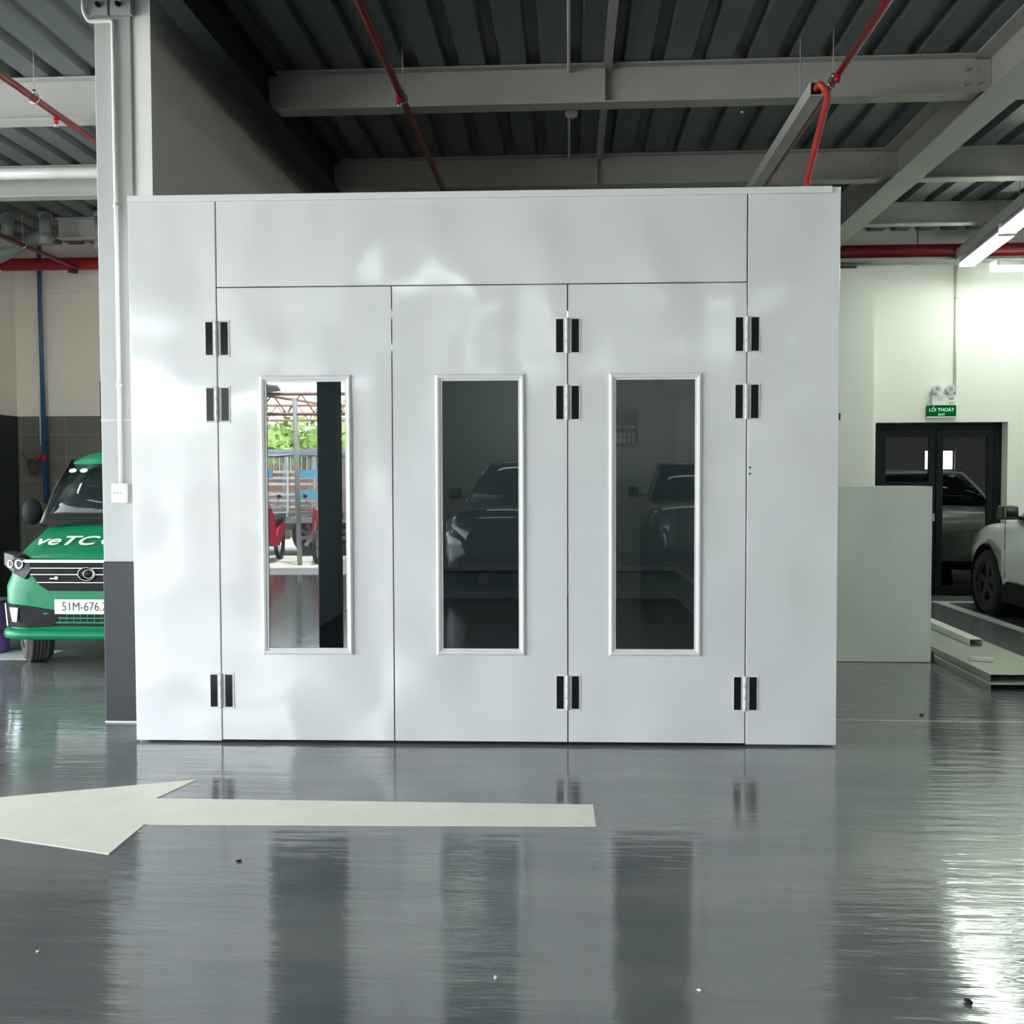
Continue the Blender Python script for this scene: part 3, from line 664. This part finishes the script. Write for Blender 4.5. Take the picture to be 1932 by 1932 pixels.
def green_house(par, zb, zr, xb, xr, hb, hr, paint, pillar=None, crown=1):
    """glazed cabin: glass loft, roof skin and pillars.  xb/xr = (front, rear) at belt and at roof; hb/hr = half widths"""
    def ring(xf, xk, h, z, rf=.10):
        P = []
        for cx, cy, a0 in ((xf-rf*1.6, h-rf, 0), ):
            pass
        pts = [(xf, 0), (xf-.02, h*.55), (xf-.10, h-.06), (xf-.22, h), ((xf+xk)/2, h*1.01), (xk+.15, h), (xk+.04, h-.08), (xk, h*.5), (xk, 0)]
        full = pts+[(x_, -y_) for x_, y_ in pts[-2:0:-1]]
        return [(x_, y_, z) for x_, y_ in full]
    g_ = MB(); g_.loft([ring(xb[0], xb[1], hb, zb), ring((xb[0]+xr[0])/2+.03, (xb[1]+xr[1])/2, (hb+hr)/2+.012, (zb+zr)/2), ring(xr[0], xr[1], hr, zr)])
    go = g_.build('cabin_glass', 'glass_dark', par)
    ro = MB(); e = .012
    def rr(d, z): return [(xr[0]*(1)+d*1.0+(0), 0, z)]
    secs = []
    for dz, inset in ((-.035, -.016), (.0, -.012), (.03, .05), (.05, .18), (.058, .34)):
        h = hr-inset; secs.append(ring(xr[0]-inset*1.3*(crown if inset > 0 else 1), xr[1]+inset*1.3, h, zr+dz*crown))
    ro.loft(secs); ro.build('roof', paint, par)
    # pillars follow the glass corners
    pl = MB()
    for s_ in (1, -1):
        pl.tube([(xb[0]-.12, s_*(hb-.045), zb-.02), ((xb[0]+xr[0])/2-.09, s_*((hb+hr)/2-.03), (zb+zr)/2), (xr[0]-.12, s_*(hr-.03), zr)], .032, n=8)
        xm = (xb[0]+xb[1])/2+.1
        pl.tube([(xm, s_*(hb+.002), zb-.02), (xm-.03, s_*(hr+.008), zr)], .028, n=6)
        pl.tube([(xb[1]+.12, s_*(hb-.03), zb-.02), (xr[1]+.12, s_*(hr-.03), zr)], .07, n=8)
    pl.build('pillar', pillar or paint, par); return go
def make_suv(label, paint, loc, rz, group=None):
    t_ = thing('car', label, 'car', loc, rz, group)
    st_ = [(2.26, .44, .80, .52), (2.20, .36, .90, .66), (2.10, .29, .96, .77), (1.95, .26, 1.00, .84), (1.7, .25, 1.03, .895), (1.4, .25, 1.055, .918), (.95, .25, 1.085, .92),
           (.4, .25, 1.09, .918), (-.5, .25, 1.10, .918), (-1.3, .25, 1.11, .918), (-1.8, .27, 1.12, .89), (-2.1, .33, 1.10, .82), (-2.25, .45, 1.02, .70)]
    b = MB(); b.loft([ringsec(*q) for q in st_]); bo = b.build('body', paint, t_)
    cs = []
    for x_ in (1.4, -1.35):
        for s_ in (1, -1): cs.append(MB().cyl((x_, s_*.55, .37), (x_, s_*1.1, .37), .415, n=40).build('cutter', 'black', t_))
    cut(bo, cs)
    for x_ in (1.4, -1.35):
        for s_ in (1, -1):
            wheel(t_, x_, s_*.80, .355, .235, 0, s_, 'dado' if paint == 'car_white' else 'silver')
            MB().lathe([(.412, .56), (.412, .905), (.40, .912), (.392, .9), (.392, .56)], (x_, 0, .37), 'y', 40).xform(Matrix.Diagonal((1, s_, 1, 1))).build('wheel_arch_liner', 'black_matte', t_)
    green_house(t_, 1.07, 1.56, (.98, -2.05), (.20, -1.75), .82, .64, paint)
    sk = MB()
    for s_ in (1, -1): sk.prism([(.93, .20), (.93, .36), (.80, .42), (-.80, .42), (-.9, .36), (-.9, .20)], s_*.80, s_*.935, 'y', .01)
    sk.build('side_sill', 'black_matte', t_)
    MB().box(1.9, 2.2, -.6, .6, .24, .42, .03).build('front_lip', 'black_matte', t_)
    for s_ in (1, -1):
        mi = MB(); mi.prism([(.42, 1.09), (.44, 1.22), (.56, 1.23), (.62, 1.13), (.58, 1.08)], s_*.97, s_*1.13, 'y', .02); mi.tube([(.55, s_*.88, 1.09), (.53, s_*.99, 1.12)], .02, n=8)
        mo = mi.build('wing_mirror', 'black', t_)
        MB().box(.415, .425, *sorted((s_*.985, s_*1.115)), 1.11, 1.21, .003).build('mirror_glass', 'chrome', mo)
        MB().prism([(2.13, .72), (2.05, .86), (1.9, .90), (1.92, .82), (2.0, .74)], *sorted((s_*.50, s_*.775)), 'y', .01).build('headlight', 'lens', t_)
        MB().box(.88, .885, *sorted((s_*.916, s_*.921)), .45, 1.05).box(-.15, -.145, *sorted((s_*.916, s_*.921)), .45, 1.05).build('door_gap', 'black_matte', t_)
        MB().box(-.02, .14, *sorted((s_*.918, s_*.94)), .93, .955, .006).build('door_handle', paint, t_)
    return t_
make_suv('white car with black wheels parked at the right edge facing the black glass door', 'car_white', (5.50, 10.0, 0), radians(90))
make_suv('dark car standing behind the camera, mirrored in the middle window', 'car_dark', (-.25, -3.9, 0), radians(100)).scale = (1, 1, 1.1)
make_suv('grey car behind the camera, mirrored in the right window', 'car_grey', (2.55, -5.5, 0), radians(97)).scale = (1, 1, 1.1)

# ---- green van, facing the camera
van = thing('van', 'green van with pale lettering on its bonnet behind the grey column', 'van', (-3.78, 9.75, 0), radians(-90))
st_ = [(2.065, .38, .84, .50), (2.055, .30, .905, .60), (2.00, .26, .945, .69), (1.93, .25, .965, .735), (1.82, .25, 1.0, .77), (1.65, .26, 1.075, .78), (1.42, .28, 1.17, .775), (1.0, .28, 1.17, .775), (0, .28, 1.17, .775), (-1.6, .28, 1.17, .775), (-1.95, .32, 1.16, .76), (-2.05, .4, 1.1, .72)]
b = MB(); b.loft([ringsec(x_, zb, zt, hw, .04, .035) for x_, zb, zt, hw in st_]); vb = b.build('body', 'green', van)
cs = []
for x_ in (1.50, -1.3):
    for s_ in (1, -1): cs.append(MB().cyl((x_, s_*.48, .31), (x_, s_*1.0, .31), .34, n=32).build('cutter', 'black', van))
cut(vb, cs)
wheel(van, 1.55, -.70, .30, .21, radians(35), -1, 'silver', 'tread'); wheel(van, 1.50, .64, .295, .19, radians(28), 1)
wheel(van, -1.3, .66, .295, .18, 0, 1); wheel(van, -1.3, -.66, .295, .18, 0, -1)
green_house(van, 1.16, 1.68, (1.50, -2.02), (.99, -1.98), .765, .735, 'green', pillar='black', crown=2.6)
# local frame: forward = x, viewer's left = -y ; front features drawn in (lateral, z)
def bend(mb):
    for v in mb.bm.verts:
        a_ = abs(v.co.y)
        if a_ > .5: v.co.x -= 1.75*(a_-.5)**2
    return mb
def vp(pts, x0, x1, name, mt, bev=0, par=van): return bend(MB().prism(pts, x0, x1, 'x', bev)).build(name, mt, par)
def sym(pts): return pts+[(-y_, z_) for y_, z_ in pts[::-1]]
gr = vp(sym([(-.455, .905), (-.465, .80), (-.39, .70), (-.32, .655)]), 1.98, 2.078, 'grille', 'black_matte', .006)
for z_, hw in ((.890, .50), (.835, .45), (.785, .455), (.722, .40)):
    m = MB(); hh = .013 if z_ > .88 else .005
    m.box(2.07, 2.088, -hw, hw, z_-hh, z_+hh, .003); m.build('grille_bar', 'silver', gr)
er = bend(MB().lathe([(.046, 0), (.050, .005), (.054, 0), (.050, -.004), (.046, 0)], (0, 0, 0), 'x', 28)); er.xform(Matrix.Translation((2.092, -.0, .79)) @ Matrix.Diagonal((1, 1.35, 1, 1)))
er.build('emblem_ring', 'silver', van)
MB().lathe([(.0, 0), (.05, 0), (.05, .004), (0, .006)], (0, 0, 0), 'x', 28).xform(Matrix.Translation((2.086, -.0, .79)) @ Matrix.Diagonal((1, 1.35, 1, 1))).build('emblem_disc', 'door_frame', van)
MB().lathe([(.030, 0), (.033, .003), (.036, 0), (.033, -.003), (.030, 0)], (0, 0, 0), 'x', 24).xform(Matrix.Translation((2.096, .018, .79)) @ Matrix.Diagonal((1, 1.2, 1, 1))).build('emblem_arc', 'silver', van)
MB().box(2.078, 2.084, -.30, -.265, .750, .756).box(2.078, 2.084, -.26, -.235, .747, .768).build('grille_badge', 'silver', van)
for s_ in (1, -1):
    hl = vp([(s_*.715, .955), (s_*.60, .935), (s_*.47, .905), (s_*.44, .83), (s_*.50, .745), (s_*.60, .79), (s_*.715, .85)], 1.92, 2.082, 'headlight', 'glass_dark', .006)
    for y_, rr_ in ((.635, .032), (.55, .036)):
        bend(MB().lathe([(.0, -.01), (rr_*.6, -.008), (rr_, .008), (rr_*1.05, .006), (rr_*1.05, -.02)], (2.082, s_*y_, .865), 'x', 20)).build('projector', 'lens', hl)
    MB().box(2.076, 2.084, *sorted((s_*.48, s_*.53)), .885, .895).build('indicator_strip', 'plastic_white', hl)
    fg = vp([(s_*.70, .545), (s_*.6, .545), (s_*.50, .535), (s_*.26, .50), (s_*.20, .50), (s_*.28, .375), (s_*.5, .362), (s_*.67, .362)], 1.95, 2.079, 'fog_light_bezel', 'black_matte', .004)
    vp([(s_*.655, .52), (s_*.565, .52), (s_*.58, .405), (s_*.625, .405)], 2.06, 2.087, 'fog_lamp', 'lens', .003, fg)
    vp([(s_*.715, .545), (s_*.703, .55), (s_*.675, .37), (s_*.69, .37)], 2.0, 2.084, 'chrome_strip', 'silver', 0, fg)
    m = MB(); m.ico((1.28, s_*.87, 1.25), .1, 3, (.7, .85, 1.15)); m.tube([(1.24, s_*.74, 1.19), (1.26, s_*.86, 1.2)], .025, n=8)
    m.build('wing_mirror', 'black_matte', van)
m = MB(); m.box(2.03, 2.072, -.45, .45, .375, .50, .004); lg = m.build('lower_grille', 'black_matte', van)
m = MB()
for z_ in (.405, .44, .475): m.box(2.070, 2.078, -.36, .36, z_-.006, z_+.006)
for k in range(13): y_ = -.34+k*.056; m.box(2.070, 2.076, y_-.003, y_+.003, .40, .48)
m.build('grille_mesh', 'green', lg)
m = MB(); m.loft([[(2.04-1.75*max(0, abs(y_)-.5)**2+.06*cos(a), y_, .305+.045*sin(a)) for a in [2*pi*q/12 for q in range(12)]] for y_ in [-.72+.06*k for k in range(25)]])
m.build('bumper_lip', 'green', van)
pt = MB().box(2.085, 2.092, -.262, .262, .474, .59, .003).build('licence_plate', 'plate_white', van)
m = text_mesh('51M-676.24', .098, .0008, 0, .86)
m.xform(Matrix.Translation((2.0935, .0, .531)) @ Matrix(((0, 0, 1, 0), (1, 0, 0, 0), (0, 1, 0, 0), (0, 0, 0, 1)))).build('plate_characters', 'plate_ink', pt)
MB().prism(sym([(-.70, 1.145), (-.62, 1.20), (-.3, 1.215)]), 1.36, 1.47, 'x').build('cowl', 'black_matte', van)
m = MB(); m.prism([(1.36, 1.19), (1.475, 1.19), (1.43, 1.24), (1.36, 1.24)], -.66, .66, 'y'); m.build('wiper_cowl', 'black', van)
for y_ in (-.46, -.36):
    m = MB().cyl((0, 0, -.002), (0, 0, .003), .034, n=20); m.xform(Matrix.Translation((1.085, y_-.14, 1.605)) @ Matrix.Rotation(radians(47), 4, 'Y') @ Matrix.Diagonal((.7, 1, 1, 1)))
    m.build('inspection_sticker', 'lettering', van)
# bonnet lettering lying on the slope
sl_ = atan((1.075-1.0)/(1.82-1.65))
for body, yy, sz in (('veTC', -.315, .215), ('C', .035, .19)):
    m = text_mesh(body, sz, .0015, .002, 1.05, .1)
    m.xform(Matrix.Translation((1.775, yy, 1.029)) @ Matrix.Rotation(sl_, 4, 'Y') @ Matrix(((0, -1, 0, 0), (1, 0, 0, 0), (0, 0, 1, 0), (0, 0, 0, 1)))).build('bonnet_lettering', 'lettering', van)

def bottle(x, y, z, label):
    t_ = thing('purple_bottle', label, 'bottle', (x, y, z), 0, 'purple bottles beside the van')
    MB().lathe([(0, 0), (.14, 0), (.15, .02), (.15, .15), (.13, .18), (.05, .19), (0, .19)], (0, 0, 0), n=24).build('bottle_body', 'purple', t_)
    MB().lathe([(.055, .19), (.055, .222), (0, .222)], (0, 0, 0), n=16).build('bottle_cap', 'tarp', t_); return t_
bottle(-5.12, 8.6, 0.0, 'purple container on the floor left of the green van'); 
ct_ = thing('purple_crate', 'purple container stacked on the lower one at the left edge', 'crate', (-5.14, 8.62, .225))
MB().box(-.17, .17, -.14, .14, .004, .22, .02).build('crate_body', 'purple', ct_); MB().box(-.175, .175, -.145, .145, .22, .245, .01).build('crate_lid', 'tarp', ct_)

# ================================================================ BEHIND THE CAMERA (seen in the windows)
# free-standing dark column in the hall
o = MB().box(-2.15, -1.965, 2.28, 2.49, 0, DECK, .008).build('hall_column', 'black'); tag(o, 'black column mirrored in the left window of the booth', 'column')
def make_truck():
    t_ = thing('stake_truck', 'grey stake-bed truck parked outside, mirrored in the left window', 'truck', (-6.04, -8.9, 0))
    MB().box(-3.2, 3.2, -.95, .95, .62, .74, .01).box(-4.6, 3.2, -.35, .35, .45, .62).build('bed_frame', 'grey_metal', t_)
    r_ = MB()
    for s_ in (-.95, .92):
        for z in (.80, .92, 1.04, 1.16, 1.36, 1.48, 1.60, 1.92): r_.box(-3.2, 3.2, s_, s_+.03, z, z+.045)
        for k in range(13): x_ = -3.2+k*.533; r_.box(x_-.025, x_+.025, s_-.01, s_+.045, .74, 1.97)
        for k in range(60): x_ = -3.2+k*.108; r_.box(x_-.008, x_+.008, s_+.005, s_+.02, 1.64, 1.92)
    r_.build('stake_rails', 'silver', t_)
    for k in range(6):
        x_ = -3.0+k*1.05
        MB().box(x_, x_+.62, .955, .97, 1.50, 1.66).build('side_sign', 'sign_blue', t_)
        MB().box(x_, x_+.45, .955, .97, 1.10, 1.28).build('side_sign', 'sign_blue', t_)
    m_ = MB(); m_.loft([[(x_, -1.0, 1.98), (x_, -.5, 2.06+.04*sin(x_*3)), (x_, .5, 2.06+.04*cos(x_*4)), (x_, 1.0, 1.97-.05*abs(sin(x_*2.3))), (x_, 1.0, 1.95-.05*abs(sin(x_*2.3))), (x_, -1.0, 1.95)] for x_ in [-3.2+.4*k for k in range(17)]])
    m_.build('tarpaulin', 'tarp', t_)
    c_ = MB(); c_.prism([(-4.9, .5), (-4.95, 1.15), (-4.7, 1.25), (-4.4, 1.95), (-3.35, 2.0), (-3.35, .5)], -.9, .9, 'y', .04); cb_ = c_.build('cab', 'plastic_white', t_)
    MB().prism([(-4.70, 1.28), (-4.44, 1.85), (-3.7, 1.88), (-3.7, 1.28)], -.905, .905, 'y').build('cab_window', 'glass_dark', cb_)
    for x_ in (-4.1, 1.5, 2.3):
        for s_ in (1, -1): wheel(t_, x_, s_*.80, .38, .24, 0, s_, 'silver', 'rubber', 8)
    return t_
make_truck()
def bike(x, y, rz, mt, label):
    t_ = thing('motorbike', label, 'motorbike', (x, y, -.02), rz, 'motorbikes outside')
    for x_ in (.62, -.62):
        w1 = MB().lathe([(.24, -.03), (.285, -.035), (.30, 0), (.285, .035), (.24, .03), (.24, -.03)], (x_, 0, .30), 'y', 28).build('wheel', 'rubber', t_)
        m_ = MB()
        for k in range(8): a = pi/4*k; m_.cyl((x_, 0, .30), (x_+.25*cos(a), 0, .30+.25*sin(a)), .006, n=5)
        m_.build('spokes', 'silver', w1)
    MB().loft([[(x_, s_*h_, z_) for s_, z_ in ((1, zb), (1, zt), (-1, zt), (-1, zb))] for x_, h_, zb, zt in ((.55, .02, .70, .95), (.42, .12, .38, 1.0), (.30, .16, .30, .8), (.1, .13, .28, .42), (-.1, .13, .3, .62), (-.5, .13, .5, .76), (-.9, .05, .68, .78))], smooth=False).build('fairing', mt, t_)
    MB().loft([[(x_, s_*h_, z_) for s_, z_ in ((1, zb), (1, zt), (-1, zt), (-1, zb))] for x_, h_, zb, zt in ((.05, .08, .68, .74), (-.15, .13, .72, .80), (-.5, .14, .76, .86), (-.82, .08, .78, .86))]).build('seat', 'black', t_)
    MB().cyl((.62, .05, .30), (.42, .05, .95), .02, n=8).cyl((.62, -.05, .30), (.42, -.05, .95), .02, n=8).tube([(.30, .34, 1.0), (.40, .12, 1.03), (.40, -.12, 1.03), (.30, -.34, 1.0)], .014, n=8).build('fork', 'silver', t_)
    MB().ico((.45, 0, .93), .085, 2, (.6, 1, 1)).build('headlight', 'lens', t_)
    for s_ in (1, -1): MB().tube([(.38, s_*.2, 1.02), (.40, s_*.26, 1.18)], .006, n=5).ico((.40, s_*.26, 1.2), .05, 1, (.3, 1, .8)).build('mirror', 'black', t_)
for i, (x, y, a, mt, l) in enumerate(((-5.0, -6.75, 90, 'bike_red', 'red motorbike mirrored at the lower left of the left window'), (-4.05, -6.9, 90, 'bike_red', 'red motorbike right of the canopy post outside'), (-5.9, -6.7, 90, 'tarp', 'dark motorbike parked outside beside the red ones'), (-6.8, -6.7, 90, 'bike_red', 'red motorbike farthest to the left outside'))):
    bike(x, y, radians(a), mt, l)
# canopy post, truss and roof outside
cp = thing('yard_canopy', 'open yard canopy on slim steel posts behind the truck', 'canopy', (-6, -9, 0))
m = MB()
for x_ in (-4.30, -9.5): m.cyl((x_, -6.0, -.02), (x_-.06, -6.0, 2.9), .045, n=12)
for x_ in (-2.0, -9.5): m.cyl((x_, -12.2, -.02), (x_, -12.2, 3.4), .05, n=12)
m.build('canopy_post', 'grey_metal', cp, world=True)
m = MB(); 
for yy, z in ((-6.0, 2.62), (-12.2, 2.85)):
    m.cyl((-11, yy, z), (-2, yy, z), .03, n=8); m.cyl((-11, yy, z+.35), (-2, yy, z+.35), .03, n=8)
    for k in range(18): m.cyl((-11+k*.5, yy, z), (-10.75+k*.5, yy, z+.35), .014, n=6); m.cyl((-10.75+k*.5, yy, z+.35), (-10.5+k*.5, yy, z), .014, n=6)
for x_ in (-11, -9, -7, -5): m.cyl((x_, -6.0, 2.97), (x_, -12.2, 3.2), .03, n=8)
m.build('roof_truss', 'rust', cp, world=True)
m = MB(); m.prism([(-13, -4.6), (-4.75, -4.6), (-4.45, -5.2), (-4.6, -6.0), (-5.2, -6.6), (-6.2, -7.2), (-13, -7.2)], 3.02, 3.05, 'z'); m.build('roof_sheet', 'canopy', cp, world=True)
MB().box(-14, 6, -14.2, -14.05, -.02, 1.8).build('wall_yard', 'rust', kind='structure')
def banana(x, y, h_, label):
    t_ = thing('banana_plant', label, 'plant', (x, y, 0), random.random()*6, 'banana plants in the yard')
    MB().tube([(0, 0, -.02), (.03, 0, h_*.5), (.05, .02, h_)], [.09, .07, .04], n=10).build('stem', 'bark', t_)
    m_ = MB()
    for k in range(9):
        a = k*2.4; L_ = 1.2+random.random()*.6; secs = []
        for q in range(7):
            t1 = q/6; d_ = L_*t1*.75; z = h_-.1+L_*(.9*t1-.75*t1*t1)+.2; wd = .24*sin(pi*min(1, t1*.93+.07))+.01
            cx, cy = cos(a)*d_, sin(a)*d_; nx, ny = -sin(a), cos(a)
            secs.append([(cx+nx*wd, cy+ny*wd, z+.05), (cx, cy, z-.01), (cx-nx*wd, cy-ny*wd, z+.05), (cx, cy, z-.02)])
        m_.loft(secs)
    m_.build('leaves', 'leaf', t_)
for i, (x, y) in enumerate(((-6.3, -13.2), (-8.6, -13.2), (-4.0, -13.2), (-11.0, -13.2))):
    banana(x, y, 1.7+.25*(i % 3), 'broad-leaved green plant by the yard wall')
def bush(x, y, r_, label):
    m_ = MB()
    for k in range(900):
        v = Vector((random.gauss(0, 1), random.gauss(0, 1), random.gauss(0, 1))).normalized()*r_*(.75+.3*random.random())
        c = Vector((x, y, r_*.95))+Vector((v.x, v.y*.7, v.z)); d1 = Vector((random.uniform(-1, 1), random.uniform(-1, 1), random.uniform(-1, 1))).normalized()*.13
        d2 = d1.cross(v).normalized()*.06
        m_.bm.faces.new([m_.bm.verts.new(c-d1), m_.bm.verts.new(c+d2), m_.bm.verts.new(c+d1), m_.bm.verts.new(c-d2)])
    m_.ico((x, y, r_*.95), r_*.75, 2, (1, .7, 1))
    o_ = m_.build('bush', 'leaf_dark'); tag(o_, label, 'bush', 'bushes along the yard wall')
for i in range(8): bush(-15+i*1.9, -16.4, 1.62+.12*(i % 3), 'round green bush behind the yard wall')

# litter on the floor
for x, y, sz, mt, l in ((-.23, 3.054, .011, 'lettering', 'tiny pale pebble on the floor at bottom centre'), (-1.74, 3.15, .009, 'lettering', 'tiny white chip on the floor at the bottom left corner'),
                        (-1.335, 3.94, .014, 'black_matte', 'tiny dark crumb on the floor below the arrow head'), (1.17, 2.98, .018, 'black_matte', 'small dark sliver on the floor beside the bright glare at bottom right'),
                        (.39, 3.01, .010, 'lettering', 'tiny pale chip on the floor right of the bottom centre'), (2.26, 6.57, .018, 'black_matte', 'tiny dark twig on the floor right of the booth foot')):
    m = MB().ico((0, 0, .35), 1, 1, (1, .6, .35)); m.xform(Matrix.Translation((x, y, 0)) @ Matrix.Rotation(x*7, 4, 'Z') @ Matrix.Scale(sz, 4)); tag(m.build('floor_chip', mt), l, 'litter', 'bits of litter on the floor')
# parts that come in several separate pieces become one object per piece
def split_islands(o):
    bm = bmesh.new(); bm.from_mesh(o.data); bm.verts.ensure_lookup_table(); seen = {}; n = 0
    for v in bm.verts:
        if v.index in seen: continue
        st_ = [v]; seen[v.index] = n
        while st_:
            q = st_.pop()
            for e in q.link_edges:
                w_ = e.other_vert(q)
                if w_.index not in seen: seen[w_.index] = n; st_.append(w_)
        n += 1
    if n > 1:
        for k in range(1, n):
            b2 = bm.copy(); bmesh.ops.delete(b2, geom=[v for v in b2.verts if seen[v.index] != k], context='VERTS')
            me = bpy.data.meshes.new(o.name); b2.to_mesh(me); b2.free(); me.materials.append(o.data.materials[0])
            c = o.copy(); c.data = me; COL.objects.link(c)
        bmesh.ops.delete(bm, geom=[v for v in bm.verts if seen[v.index] != 0], context='VERTS'); bm.to_mesh(o.data)
    bm.free()
SPLIT = ('end_cap', 'side_sill', 'pillar', 'suspension_rod', 'suspension_wire', 'head_plate', 'grille_badge', 'canopy_post', 'inner_kick_rail', 'side_sheet', 'door_gap', 'mirror', 'inner_lining', 'folded_edge')
for o in [q for q in bpy.data.objects if q.type == 'MESH' and q.parent and q.name.split('.')[0] in SPLIT and not q.children]: split_islands(o)
